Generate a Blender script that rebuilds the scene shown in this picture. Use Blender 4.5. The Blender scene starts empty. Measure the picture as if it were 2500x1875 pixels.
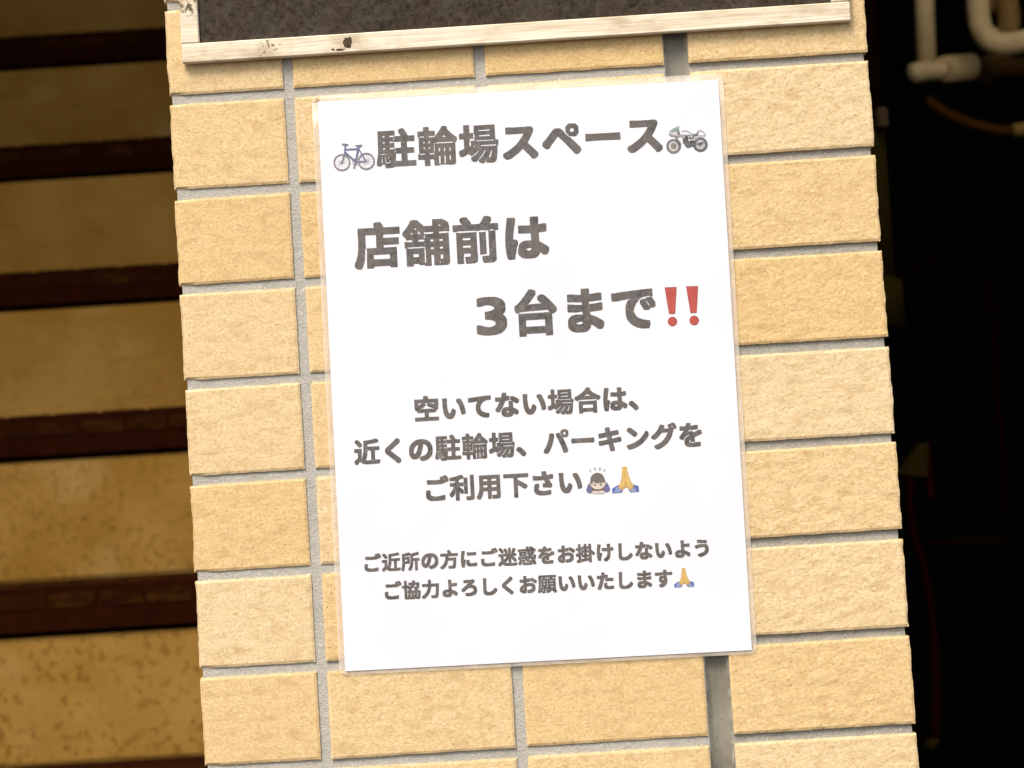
import bpy, math, random
from mathutils import Matrix, Vector, noise

random.seed(7)
SC = bpy.context.scene
COL = SC.collection
MM = 0.001
Z0 = 1.513            # height above ground of the bottom of the first full tile row (m)

# ------------------------------------------------------------------ camera
cam = bpy.data.cameras.new('camera')
cam_o = bpy.data.objects.new('camera', cam)
COL.objects.link(cam_o)
cam.sensor_width = 36.0
cam.lens = 72.0
cam.clip_start = 0.02
cam.clip_end = 3000.0
right = Vector((0.9980193368833833, 0.012113230929324457, -0.061730647520537925))
fwd = Vector((-0.008789561495373738, 0.9985113547339084, 0.053831385605184884))
up = Vector((0.06229082448941483, -0.05318217844266931, 0.9966401101102248))
cam_o.matrix_world = Matrix(((right.x, up.x, -fwd.x, 0.119589),
                             (right.y, up.y, -fwd.y, -1.063680),
                             (right.z, up.z, -fwd.z, Z0 - 0.219834),
                             (0, 0, 0, 1)))
cam.dof.use_dof = True
cam.dof.focus_distance = 1.062
cam.dof.aperture_fstop = 14.0
SC.camera = cam_o

# ------------------------------------------------------------------ sky, sun, exposure
SUN_DIR = Vector((-0.30, -0.62, 0.95)).normalized()      # towards the sun
sun_el = math.asin(SUN_DIR.z)
sun_az = math.atan2(SUN_DIR.x, SUN_DIR.y)
world = bpy.data.worlds.new("World")
SC.world = world
world.use_nodes = True
wn = world.node_tree
wn.nodes.clear()
sky = wn.nodes.new('ShaderNodeTexSky')
sky.sky_type = 'NISHITA'
sky.sun_disc = False
sky.sun_elevation = sun_el
sky.sun_rotation = sun_az % (2 * math.pi)
sky.air_density = 1.0
sky.dust_density = 4.0
sky.ozone_density = 0.6
bg = wn.nodes.new('ShaderNodeBackground')
bg.inputs['Strength'].default_value = 0.10
wo = wn.nodes.new('ShaderNodeOutputWorld')
wn.links.new(sky.outputs[0], bg.inputs[0])
wn.links.new(bg.outputs[0], wo.inputs[0])

sun = bpy.data.lights.new('sun', 'SUN')
sun.energy = 1.5
sun.angle = math.radians(24)
sun.color = (1.0, 0.95, 0.87)
sun_o = bpy.data.objects.new('sun', sun)
COL.objects.link(sun_o)
sun_o.rotation_euler = (-SUN_DIR).to_track_quat('-Z', 'Y').to_euler()
sun_o.location = (-3, -6, 9)

SC.view_settings.view_transform = 'Standard'
SC.view_settings.look = 'None'
SC.view_settings.exposure = 1.08
SC.view_settings.gamma = 1.0
SC.view_settings.use_curve_mapping = False
SC.cycles.max_bounces = 8
SC.cycles.transparent_max_bounces = 8

# ------------------------------------------------------------------ mesh helpers
class MB:
    """collects faces for ONE mesh object (world coordinates, metres)"""
    def __init__(self):
        self.v = []; self.f = []; self.t = []; self.cur = 0.5
    def quad(self, a, b, c, d):
        n = len(self.v); self.v += [a, b, c, d]; self.f.append((n, n+1, n+2, n+3)); self.t.append(self.cur)
    def box(self, x0, x1, y0, y1, z0, z1, b=0.0):
        """box, with its twelve edges chamfered by b"""
        n = len(self.v)
        if b <= 0:
            self.v += [(x, y, z) for z in (z0, z1) for y in (y0, y1) for x in (x0, x1)]
            fs = [(0,2,3,1),(4,5,7,6),(0,1,5,4),(2,6,7,3),(0,4,6,2),(1,3,7,5)]
            self.f += [tuple(n+i for i in q) for q in fs]; self.t += [self.cur]*6
            return
        X = (x0, x1); Y = (y0, y1); Z = (z0, z1); idx = {}
        for i in (0,1):
            for j in (0,1):
                for k in (0,1):
                    sx, sy, sz = (1-2*i)*b, (1-2*j)*b, (1-2*k)*b
                    for a, p in (('x', (X[i], Y[j]+sy, Z[k]+sz)), ('y', (X[i]+sx, Y[j], Z[k]+sz)), ('z', (X[i]+sx, Y[j]+sy, Z[k]))):
                        idx[(i,j,k,a)] = len(self.v); self.v.append(p)
        F = []
        for i in (0,1): F.append([(i,0,0,'x'),(i,1,0,'x'),(i,1,1,'x'),(i,0,1,'x')])
        for j in (0,1): F.append([(0,j,0,'y'),(1,j,0,'y'),(1,j,1,'y'),(0,j,1,'y')])
        for k in (0,1): F.append([(0,0,k,'z'),(1,0,k,'z'),(1,1,k,'z'),(0,1,k,'z')])
        for j in (0,1):
            for k in (0,1): F.append([(0,j,k,'y'),(1,j,k,'y'),(1,j,k,'z'),(0,j,k,'z')])
        for i in (0,1):
            for k in (0,1): F.append([(i,0,k,'x'),(i,1,k,'x'),(i,1,k,'z'),(i,0,k,'z')])
        for i in (0,1):
            for j in (0,1): F.append([(i,j,0,'x'),(i,j,1,'x'),(i,j,1,'y'),(i,j,0,'y')])
        for i in (0,1):
            for j in (0,1):
                for k in (0,1): F.append([(i,j,k,'x'),(i,j,k,'y'),(i,j,k,'z')])
        self.f += [tuple(idx[q] for q in f) for f in F]; self.t += [self.cur]*len(F)
    def tube(self, pts, rad, n=16, cap=True):
        """smooth tube through pts; rad a number or one per point"""
        P = [Vector(p) for p in pts]
        if not hasattr(rad, '__len__'): rad = [rad]*len(P)
        rings = []; ref = None
        for i, p in enumerate(P):
            d = (P[min(i+1, len(P)-1)] - P[max(i-1, 0)]).normalized()
            if ref is None:
                ref = Vector((0,1,0)) if abs(d.y) < .8 else Vector((1,0,0))
            u = (ref - d*ref.dot(d)).normalized(); w = d.cross(u); ref = u
            rings.append(len(self.v))
            for k in range(n):
                a = 2*math.pi*k/n
                self.v.append(tuple(p + (u*math.cos(a) + w*math.sin(a))*rad[i]))
        for r0, r1 in zip(rings, rings[1:]):
            for k in range(n):
                self.f.append((r0+k, r0+(k+1) % n, r1+(k+1) % n, r1+k)); self.t.append(self.cur)
        if cap:
            self.f.append(tuple(rings[0]+k for k in reversed(range(n)))); self.t.append(self.cur)
            self.f.append(tuple(rings[-1]+k for k in range(n))); self.t.append(self.cur)

BASE = {}
def build(name, mb, mat, parent=None, smooth=False, base=(0, 0, 0), fix=True):
    o_base = BASE[parent.name] if parent else Vector(base)
    me = bpy.data.meshes.new(name)
    me.from_pydata([tuple(Vector(p) - o_base) for p in mb.v], [], mb.f)
    if fix:
        import bmesh
        bm = bmesh.new(); bm.from_mesh(me); bmesh.ops.recalc_face_normals(bm, faces=bm.faces); bm.to_mesh(me); bm.free()
    me.materials.append(mat)
    if len(set(mb.t)) > 1:
        at = me.attributes.new('tint', 'FLOAT', 'FACE')
        at.data.foreach_set('value', mb.t)
    if smooth:
        me.polygons.foreach_set('use_smooth', [True]*len(me.polygons))
    me.update()
    o = bpy.data.objects.new(name, me)
    COL.objects.link(o)
    BASE[o.name] = o_base
    if parent: o.parent = parent
    else: o.location = o_base
    return o
def thing(name, loc, label, cat, group=None):
    o = bpy.data.objects.new(name, None); COL.objects.link(o)
    o.location = loc; o.empty_display_size = 0.05
    o['label'] = label; o['category'] = cat
    if group: o['group'] = group
    BASE[o.name] = Vector(loc)
    return o
def tag(o, label, cat, group=None):
    o['label'] = label; o['category'] = cat
    if group: o['group'] = group
    return o
def structure(o): o['kind'] = 'structure'; return o
def smoothpath(pts, n=6):
    """Catmull-Rom through pts"""
    P = [Vector(p) for p in pts]; P = [P[0]*2-P[1]] + P + [P[-1]*2-P[-2]]; out = []
    for i in range(1, len(P)-2):
        for k in range(n):
            t = k/n
            a, b, c, d = P[i-1], P[i], P[i+1], P[i+2]
            out.append(0.5*((2*b) + (c-a)*t + (2*a-5*b+4*c-d)*t*t + (3*b-a-3*c+d)*t**3))
    out.append(P[-2]); return out

# ------------------------------------------------------------------ material helpers
class NT:
    def __init__(self, name):
        self.m = bpy.data.materials.new(name); self.m.use_nodes = True
        self.t = self.m.node_tree; self.t.nodes.clear()
        self.out = self.n('ShaderNodeOutputMaterial')
        self.b = self.n('ShaderNodeBsdfPrincipled'); self.t.links.new(self.b.outputs[0], self.out.inputs[0])
        self.co = self.n('ShaderNodeTexCoord').outputs['Object']
    def n(self, kind, **kw):
        x = self.t.nodes.new(kind)
        for k, v in kw.items(): setattr(x, k, v)
        return x
    def link(self, a, b): self.t.links.new(a, b)
    def map(self, scale, loc=(0,0,0), rot=(0,0,0)):
        x = self.n('ShaderNodeMapping'); x.inputs['Scale'].default_value = scale; x.inputs['Location'].default_value = loc
        x.inputs['Rotation'].default_value = rot
        self.link(self.co, x.inputs[0]); return x.outputs[0]
    def noise(self, scale, detail=3, rough=.55, vec=None, dist=0.0):
        x = self.n('ShaderNodeTexNoise'); x.inputs['Scale'].default_value = scale; x.inputs['Detail'].default_value = detail
        x.inputs['Roughness'].default_value = rough; x.inputs['Distortion'].default_value = dist
        self.link(vec if vec is not None else self.co, x.inputs['Vector']); return x.outputs['Fac']
    def voro(self, scale, vec=None, out='Distance'):
        x = self.n('ShaderNodeTexVoronoi'); x.inputs['Scale'].default_value = scale
        self.link(vec if vec is not None else self.co, x.inputs['Vector']); return x.outputs[out]
    def rng(self, v, a, b, c=0.0, d=1.0):
        x = self.n('ShaderNodeMapRange'); x.clamp = True
        for i, q in enumerate((a, b, c, d)): x.inputs[i+1].default_value = q
        self.link(v, x.inputs[0]); return x.outputs[0]
    def math(self, op, a, b=None):
        x = self.n('ShaderNodeMath', operation=op)
        for i, q in enumerate((a, b)):
            if q is None: continue
            if isinstance(q, (int, float)): x.inputs[i].default_value = q
            else: self.link(q, x.inputs[i])
        return x.outputs[0]
    def mix(self, f, a, b):
        x = self.n('ShaderNodeMix', data_type='RGBA')
        for i, q in ((0, f), (6, a), (7, b)):
            if isinstance(q, (int, float)): x.inputs[i].default_value = q
            elif isinstance(q, (tuple, list)): x.inputs[i].default_value = (*q, 1)
            else: self.link(q, x.inputs[i])
        return x.outputs[2]
    def attr(self, name):
        x = self.n('ShaderNodeAttribute'); x.attribute_name = name; return x.outputs['Fac']
    def color(self, c):
        if isinstance(c, tuple): self.b.inputs['Base Color'].default_value = (*c, 1)
        else: self.link(c, self.b.inputs['Base Color'])
    def rough(self, r, spec=.5):
        if isinstance(r, (int, float)): self.b.inputs['Roughness'].default_value = r
        else: self.link(r, self.b.inputs['Roughness'])
        self.b.inputs['Specular IOR Level'].default_value = spec
    def bump(self, h, strength, dist):
        x = self.n('ShaderNodeBump'); x.inputs['Strength'].default_value = strength; x.inputs['Distance'].default_value = dist
        self.link(h, x.inputs['Height']); self.link(x.outputs[0], self.b.inputs['Normal'])

def lin(r, g, b, k=1.0):
    f = lambda c: ((c/255+.055)/1.055)**2.4 if c > 10 else c/255/12.92
    return (f(r)*k, f(g)*k, f(b)*k)

def mat_tile():
    n = NT('split_face_tile')
    tint = n.attr('tint')
    base = n.mix(tint, (0.655, 0.485, 0.258), (0.600, 0.380, 0.140))
    st = n.map((0.72, 1.0, 1.22))
    g1 = n.noise(880, 4, .68, st, .5)           # sandy grain, lying along the tile
    g2 = n.noise(150, 3, .55, st, .8)
    g3 = n.noise(1500, 2, .5)
    big = n.noise(26, 2, .5)
    c = n.mix(n.rng(g1, .40, .66), base, n.mix(tint, (0.80, 0.655, 0.425), (0.75, 0.55, 0.272)))
    c = n.mix(n.math('MULTIPLY', n.rng(g2, .52, .28), .52), c, (0.47, 0.30, 0.125))
    c = n.mix(n.math('MULTIPLY', n.rng(g1, .42, .28), .72), c, (0.33, 0.20, 0.075))
    c = n.mix(n.math('MULTIPLY', n.rng(n.noise(430, 1, .4), .755, .80), .75), c, (0.20, 0.13, 0.06))
    c = n.mix(n.math('MULTIPLY', n.rng(n.noise(330, 1, .4, n.map((1,1,1), (3,1,7))), .745, .79), .6), c, (0.90, 0.80, 0.62))
    c = n.mix(n.math('MULTIPLY', n.rng(big, .35, .85), .20), c, (0.60, 0.39, 0.17))
    n.color(c); n.rough(.88, .2)
    h = n.math('ADD', n.math('MULTIPLY', g1, .55), n.math('ADD', n.math('MULTIPLY', g2, .9), n.math('MULTIPLY', g3, .25)))
    n.bump(h, .30, .0007)
    return n.m
def mat_grout(name, a, b, grit):
    n = NT(name)
    f = n.noise(900, 3, .65); g = n.noise(60, 3, .6)
    c = n.mix(n.rng(f, .3, .7), a, b)
    c = n.mix(n.math('MULTIPLY', n.rng(g, .5, .75), .35), c, tuple(x*.72 for x in a))
    c = n.mix(n.math('MULTIPLY', n.rng(n.noise(520, 1, .4), .70, .76), grit), c, (.72, .68, .60))
    n.color(c); n.rough(.92, .15)
    n.bump(n.math('ADD', f, n.math('MULTIPLY', n.noise(300, 2), .8)), .8, .0007)
    return n.m
def mat_sealant():
    n = NT('joint_sealant_rubber')
    c = n.mix(n.rng(n.noise(38, 3, .6), .35, .7), (.175, .157, .115), (.275, .252, .195))
    c = n.mix(n.math('MULTIPLY', n.rng(n.noise(240, 2, .5), .62, .7), .5), c, (.08, .07, .055))
    sx = n.n('ShaderNodeSeparateXYZ'); n.link(n.co, sx.inputs[0])
    ed = n.rng(n.math('ABSOLUTE', n.math('SUBTRACT', sx.outputs['X'], .08375)), .0046, .0062)
    c = n.mix(n.math('MULTIPLY', n.math('MULTIPLY', ed, n.rng(n.noise(170, 4, .65), .46, .60)), .8), c, (.55, .50, .41))
    n.color(c); n.rough(.62, .3)
    n.bump(n.noise(210, 3, .6), .4, .0006)
    return n.m
def mat_flat(name, c, rough=.8, spec=.3, var=.12, scale=120, bump=.15, dist=.0006):
    n = NT(name)
    f = n.noise(scale, 4, .6)
    n.color(n.mix(n.rng(f, .3, .7), tuple(x*(1-var) for x in c), tuple(min(1, x*(1+var)) for x in c)))
    n.rough(rough, spec)
    if bump: n.bump(f, bump, dist)
    return n.m
def mat_paper():
    n = NT('white_paper')
    n.color(n.mix(n.rng(n.noise(11, 3, .5), .35, .65), (.735, .722, .742), (.79, .785, .79))); n.rough(.36, .35)
    n.bump(n.noise(30, 2, .5), .10, .0012)
    return n.m
def mat_film():
    n = NT('clear_laminate')
    n.color(n.mix(n.noise(160, 3, .6), (.90, .78, .63), (.95, .85, .72))); n.rough(.25, .5)
    tr = n.n('ShaderNodeBsdfTransparent'); mx = n.n('ShaderNodeMixShader')
    f = n.rng(n.noise(95, 3, .6), .30, .75, .16, .36)
    n.link(f, mx.inputs[0]); n.link(tr.outputs[0], mx.inputs[1]); n.link(n.b.outputs[0], mx.inputs[2])
    n.link(mx.outputs[0], n.out.inputs[0])
    return n.m
def mat_toner():
    """grey black print that has rubbed thin in patches"""
    n = NT('faded_toner')
    a = n.noise(260, 4, .68, None, 1.2); b = n.noise(55, 2, .5)
    c = n.mix(n.rng(a, .36, .68), (.070, .061, .053), (.172, .155, .139))
    c = n.mix(n.math('MULTIPLY', n.rng(b, .42, .66), .5), c, (.150, .124, .107))
    c = n.mix(n.math('MULTIPLY', n.rng(n.noise(900, 2, .5), .62, .74), .4), c, (.24, .215, .19))
    n.color(c); n.rough(.42, .4)
    return n.m
def mat_print(name, c):
    n = NT(name)
    a = n.noise(420, 3, .6)
    n.color(n.mix(n.rng(a, .3, .7), tuple(x*.86 for x in c), tuple(min(.86, x*1.14) for x in c))); n.rough(.42, .4)
    return n.m
def mat_wood():
    n = NT('weathered_pale_wood')
    gr = n.noise(90, 5, .65, n.map((.10, 1, 2.6)), 1.0)
    fine = n.noise(420, 3, .6, n.map((.08, 1, 2.0)))
    blot = n.noise(52, 4, .6, n.map((.7, 1, 1.6)))
    c = n.mix(n.rng(gr, .32, .70), (.67, .545, .370), (.87, .785, .610))
    c = n.mix(n.math('MULTIPLY', n.rng(fine, .50, .34), .35), c, (.47, .34, .19))
    c = n.mix(n.math('MULTIPLY', n.rng(blot, .50, .66), .75), c, (.47, .36, .215))
    speck = n.noise(560, 2, .5); mask = n.rng(n.noise(34, 2, .5), .66, .74)
    c = n.mix(n.math('MULTIPLY', n.math('MULTIPLY', n.rng(speck, .57, .66), mask), .9), c, (.075, .052, .03))
    # mildew specks low on the left stile
    px = n.n('ShaderNodeSeparateXYZ'); n.link(n.co, px.inputs[0])
    st = n.math('MULTIPLY', n.rng(px.outputs['X'], .0105, .0085), n.rng(px.outputs['Z'], .0225, .028))
    c = n.mix(n.math('MULTIPLY', n.math('MULTIPLY', n.rng(n.noise(330, 3, .6), .49, .57), st), .92), c, (.07, .047, .025))
    c = n.mix(n.math('MULTIPLY', n.math('MULTIPLY', n.rng(n.noise(150, 2, .5), .5, .68), st), .6), c, (.40, .27, .12))
    n.color(c); n.rough(.8, .25)
    n.bump(n.math('ADD', gr, n.math('MULTIPLY', fine, .7)), .45, .0007)
    return n.m
def mat_knot():
    return mat_flat('dark_wood_knot', (.075, .055, .035), .9, .1, .5, 900, .5)
def mat_board():
    n = NT('mildewed_black_board')
    a = n.noise(300, 4, .7); b = n.noise(45, 4, .6); f = n.noise(900, 2, .6)
    c = n.mix(n.rng(a, .34, .68), (.024, .0175, .0120), (.075, .058, .041))
    c = n.mix(n.math('MULTIPLY', n.rng(b, .48, .70), .55), c, (.080, .065, .050))
    c = n.mix(n.math('MULTIPLY', n.rng(n.noise(80, 2, .5, n.map((1,1,1), (5,0,2))), .52, .68), .5), c, (.058, .034, .021))
    c = n.mix(n.math('MULTIPLY', n.rng(n.noise(420, 3, .6, n.map((1,1,1), (1,4,2))), .56, .66), .6), c, (.008, .006, .005))
    c = n.mix(n.math('MULTIPLY', n.rng(f, .62, .74), .3), c, (.15, .125, .095))
    n.color(c); n.rough(.85, .08)
    n.bump(a, .4, .0006)
    return n.m
def mat_riser():
    n = NT('stained_ochre_render')
    sp = n.n('ShaderNodeSeparateXYZ'); n.link(n.co, sp.inputs[0])
    a = n.noise(9, 3, .55); f = n.noise(300, 3, .6)
    c = n.mix(n.rng(a, .34, .70), (.250, .130, .0200), (.335, .192, .046))
    pale = n.rng(n.noise(11, 2, .45, n.map((1,1,1), (4,2,1))), .56, .80)
    c = n.mix(n.math('MULTIPLY', pale, .6), c, (.42, .275, .105))
    # rusty spots, thickest on the lower steps
    m = n.rng(n.noise(13, 3, .6, n.map((1,1,1), (2,8,3))), .34, .52)
    s1 = n.rng(n.noise(128, 2, .5, n.map((1,1,.85)), .15), .53, .63)
    low = n.rng(sp.outputs['Z'], 1.62, 1.10)
    s = n.math('MULTIPLY', n.math('MULTIPLY', s1, m), low)
    c = n.mix(n.math('MULTIPLY', s, .66), c, (.140, .060, .0050))
    s2 = n.math('MULTIPLY', n.rng(n.noise(110, 1, .4, n.map((1,1,1), (9,3,1))), .69, .77), low)
    c = n.mix(n.math('MULTIPLY', s2, .7), c, (.08, .030, .005))
    s3 = n.rng(n.noise(30, 4, .6, n.map((.6,1,2.2), (1,3,5))), .58, .72)
    c = n.mix(n.math('MULTIPLY', s3, .45), c, (.180, .086, .015))
    c = n.mix(n.math('MULTIPLY', n.rng(f, .5, .75), .25), c, (.18, .10, .028))
    n.color(c); n.rough(.9, .08)
    n.bump(n.noise(160, 3, .6), .25, .0012)
    return n.m
def mat_nosing(name, a, b):
    n = NT(name)
    f = n.noise(70, 4, .6); g = n.noise(500, 2, .5)
    c = n.mix(n.rng(f, .32, .70), a, b)
    c = n.mix(n.math('MULTIPLY', n.rng(g, .55, .75), .4), c, tuple(x*1.7 for x in b))
    n.color(c); n.rough(.9, .04); n.bump(f, .4, .001)
    return n.m
def mat_mosaic():
    n = NT('worn_brown_mosaic')
    t = n.attr('tint'); f = n.noise(48, 4, .65, n.map((.55, 1, 1.6)), .6); g = n.noise(320, 3, .6)
    c = n.mix(n.rng(f, .42, .66), (.0150, .0028, .0002), n.mix(t, (.020, .0055, .0004), (.043, .0165, .0018)))
    c = n.mix(n.math('MULTIPLY', n.rng(g, .55, .72), .4), c, (.060, .027, .004))
    n.color(c); n.rough(.9, .04); n.bump(f, .4, .001)
    return n.m
def mat_ground():
    n = NT('asphalt')
    f = n.noise(300, 4, .7); g = n.noise(.7, 4, .6)
    c = n.mix(n.rng(f, .3, .7), (.035, .034, .033), (.075, .073, .070))
    c = n.mix(n.math('MULTIPLY', n.rng(g, .45, .7), .4), c, (.055, .053, .05))
    n.color(c); n.rough(.9, .3); n.bump(f, .5, .003)
    return n.m

M = dict(
    tile=mat_tile(),
    grout=mat_grout('grey_grout', (.385, .360, .305), (.500, .470, .405), .5),
    raked=mat_grout('dark_raked_grout', (.290, .272, .225), (.430, .405, .345), .85),
    sealant=mat_sealant(),
    concrete=mat_flat('concrete', (.24, .22, .19), .9, .2, .15, 40, .3, .002),
    dark=mat_flat('deep_shade_black', (.0045, .0030, .0022), .9, .05, .25, 30, .2, .002),  # near-black base colour holds the deep shade of the passage
    ceil_dark=mat_flat('dark_ceiling', (.03, .024, .018), .9, .1, .2, 20, .2, .002),  # even dark brown for the unseen slab overhead
    render=mat_flat('ochre_side_wall', (.34, .22, .09), .9, .1, .2, 20, .2, .002),  # ochre lightened to throw more light on the upper risers
    paper=mat_paper(), film=mat_film(), toner=mat_toner(), wood=mat_wood(), board=mat_board(), knot=mat_knot(),
    riser=mat_riser(),
    nose=mat_nosing('dark_brown_nosing', (.0125, .0020, .0001), (.021, .0043, .0002)),
    mosaic=mat_mosaic(),
    ground=mat_ground(),
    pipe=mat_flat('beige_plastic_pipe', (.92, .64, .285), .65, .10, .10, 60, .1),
    pipe_b=mat_flat('darker_beige_pipe', (.40, .22, .06), .7, .08, .2, 60, .1),  # darker and browner than the front pipes
    pipe_shade=mat_flat('shaded_brown_pipe', (.075, .034, .008), .8, .05, .2, 60, .1),  # shade on the receding branch pipe, painted as dark brown
    rust=mat_flat('rusty_steel', (.070, .024, .002), .9, .04, .3, 200, .3),
    brass=mat_flat('old_brass', (.26, .15, .03), .7, .2, .2, 200, .2),
    red=mat_flat('dull_red_rubber', (.017, .0012, .0003), .9, .02, .2, 200, .2),
    rod=mat_flat('dark_rusty_rod', (.022, .0028, .0006), .9, .02, .3, 200, .3),
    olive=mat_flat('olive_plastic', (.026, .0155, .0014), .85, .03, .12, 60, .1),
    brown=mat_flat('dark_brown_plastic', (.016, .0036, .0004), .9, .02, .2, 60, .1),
    clip=mat_flat('worn_steel', (.060, .036, .013), .8, .05, .2, 200, .2),
)

# ------------------------------------------------------------------ ground and building shell
g = MB()
g.quad((-900, -900, 0), (900, -900, 0), (900, 900, 0), (-900, 900, 0))
structure(build('ground', g, M['ground']))

# mostly unseen building shell, added to shut daylight out of stairs and passage
bd = thing('shop_building', (0.14, 0.40, 0), 'shop building shell with unseen walls added to shade the stairs and passage behind the tiled pillar', 'building')
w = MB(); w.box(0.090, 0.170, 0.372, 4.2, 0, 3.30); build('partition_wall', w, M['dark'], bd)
w = MB(); w.box(-1.45, -1.30, 0.02, 4.2, 0, 3.30); build('unseen_stairwell_wall', w, M['render'], bd)
w = MB(); w.box(1.55, 1.70, 0.02, 4.2, 0, 3.30); build('unseen_passage_wall', w, M['dark'], bd)
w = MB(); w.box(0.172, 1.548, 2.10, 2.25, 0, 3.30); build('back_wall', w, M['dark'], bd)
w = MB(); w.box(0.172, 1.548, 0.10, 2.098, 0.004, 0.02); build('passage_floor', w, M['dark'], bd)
w = MB(); w.box(-1.298, 0.088, 3.0, 3.2, 0, 3.30); build('unseen_landing_wall', w, M['render'], bd)
w = MB(); w.box(-1.45, 1.70, 0.02, 4.2, 3.302, 3.50); build('unseen_ceiling', w, M['ceil_dark'], bd)
w = MB(); w.box(-1.45, 1.70, 0.0, 4.2, 3.502, 6.3); build('upper_wall', w, M['concrete'], bd)

# ------------------------------------------------------------------ tiled pillar
pil = thing('tiled_pillar', (0.123, 0.0, 0), 'pillar clad in cream split-face tiles that carries the notice and the board', 'pillar')
PITCH = 49.979
COLS = [(-60.4, 0.0), (5.5, 100.7), (106.5, 200.0), (213.2, 306.8)]   # mm
TINT = {}
pal = [  # look of each row of tiles, from the pale to the yellow ones (column by column)
    [.45, .55, .75, .35, .30, .75, .15, .62, .5], [.75, .45, .80, .5, .6, .3, .7, .5, .4],
    [.85, .4, .6, .7, .4, .6, .5, .72, .5], [.55, .18, .58, .78, .10, .50, .30, .66, .25]]
tl = MB()
def tile(x0, x1, zb, zt, seed, left_edge, right_edge, nx, nz):
    """one split-face tile: rough front, worn arrises, sides running back into the mortar (mm)"""
    wd, ht = x1-x0, zt-zb
    N = len(tl.v)
    skew = random.uniform(-.35, .35); dz = random.uniform(-.25, .25); proud = random.uniform(-.25, .35)
    amp = .13 if x0 < 200 else .25
    for j in range(nz+1):
        for i in range(nx+1):
            u, v_ = i/nx, j/nz
            x = x0 + wd*u; z = zb + ht*v_ + dz + skew*(u-.5)
            e = min(u*wd, (1-u)*wd, v_*ht, (1-v_)*ht)
            p = Vector((x*.05+seed*3.1, z*.09, seed))
            d = noise.noise(p*2.2)*.8 + noise.noise(p*7.0)*.5 + noise.noise(p*19)*.22
            rel = amp*d
            q = noise.noise(Vector((x*.11, z*.11, seed+9)))*.45 + noise.noise(Vector((x*.35, z*.35, seed+3)))*.25
            if j in (0, nz): z += q*.5
            if i == 0: x += q*(1.25 if left_edge else .55)
            if i == nx: x += q*(1.15 if right_edge else .55)
            r = .65 + (2.2*max(0.0, 1-u*wd/9.0) if left_edge else 0)
            rd = max(0.0, r-e)
            y = -rel - proud + (r - math.sqrt(max(r*r - rd*rd, 0)))*.7
            tl.v.append((x*MM, y*MM, zz(z)))
    for j in range(nz):
        for i in range(nx):
            a = N+j*(nx+1)+i
            tl.f.append((a, a+1, a+nx+2, a+nx+1)); tl.t.append(tl.cur)
    ring = [N+i for i in range(nx+1)] + [N+j*(nx+1)+nx for j in range(1, nz+1)] + [N+nz*(nx+1)+i for i in range(nx-1, -1, -1)] + [N+j*(nx+1) for j in range(nz-1, 0, -1)]
    S = len(tl.v)
    for r_ in ring:
        p = tl.v[r_]; tl.v.append((p[0], 9.2*MM, p[2]))
    for k in range(len(ring)):
        k2 = (k+1) % len(ring)
        tl.f.append((ring[k], ring[k2], S+k2, S+k)); tl.t.append(tl.cur)
def zz(z): return Z0 + z*MM
for k in range(-34, 31):
    zb = -PITCH*k; zt = zb + 45.0
    if zz(zb) < 0.0 or zz(zt) > 3.3: continue
    near = -2 <= k <= 8
    for c, (x0, x1) in enumerate(COLS):
        t = pal[c][k] if 0 <= k <= 8 else random.random()
        tl.cur = min(1, max(0, t + random.uniform(-.04, .04)))
        if near: tile(x0, x1, zb, zt, k*4.37+c*1.71, c == 0, c == 3, max(8, int((x1-x0)/1.3)), 34)
        else: tile(x0, x1, zb, zt, k*4.37+c*1.71, c == 0, c == 3, 12, 6)
    # returns on the two side faces
    for y0 in (11.0, 111.0, 211.0):
        tl.cur = random.random()
        tl.box(-60.2*MM, -51*MM, y0*MM, (y0+94.5)*MM, zz(zb), zz(zt), .0012)
        tl.cur = random.random()
        tl.box(297*MM, 306.6*MM, y0*MM, (y0+94.5)*MM, zz(zb), zz(zt), .0012)
build('tile_cladding', tl, M['tile'], pil, smooth=False)
gm = MB()
gm.box(-58.8*MM, 200.6*MM, 1.35*MM, 9.0*MM, .006, 3.298)
build('grout', gm, M['grout'], pil)
gm = MB()
gm.box(212.9*MM, 304.9*MM, 1.9*MM, 9.0*MM, .006, 3.298)
build('grout', gm, M['raked'], pil)
gm = MB()
nseg = 260
for k in range(nseg):     # slightly uneven bead of sealant in the wide joint
    za, zb_ = .006 + 3.292*k/nseg, .006 + 3.292*(k+1)/nseg
    def yy(z, s): return (4.6 + .5*noise.noise(Vector((s*7, z*30, 2))))*MM
    xs = [200.62, 203.5, 206.8, 210.0, 212.88]
    ds = [-1.2, .1, .5, .1, -1.2]
    for a in range(4):
        gm.quad((xs[a]*MM, yy(za, a)+ds[a]*MM, za), (xs[a+1]*MM, yy(za, a+1)+ds[a+1]*MM, za),
                (xs[a+1]*MM, yy(zb_, a+1)+ds[a+1]*MM, zb_), (xs[a]*MM, yy(zb_, a)+ds[a]*MM, zb_))
build('joint_sealant', gm, M['sealant'], pil, smooth=True)
gm = MB(); gm.box(-56*MM, 302.5*MM, 9.1*MM, 368*MM, .004, 3.30); build('core', gm, M['concrete'], pil)

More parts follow.
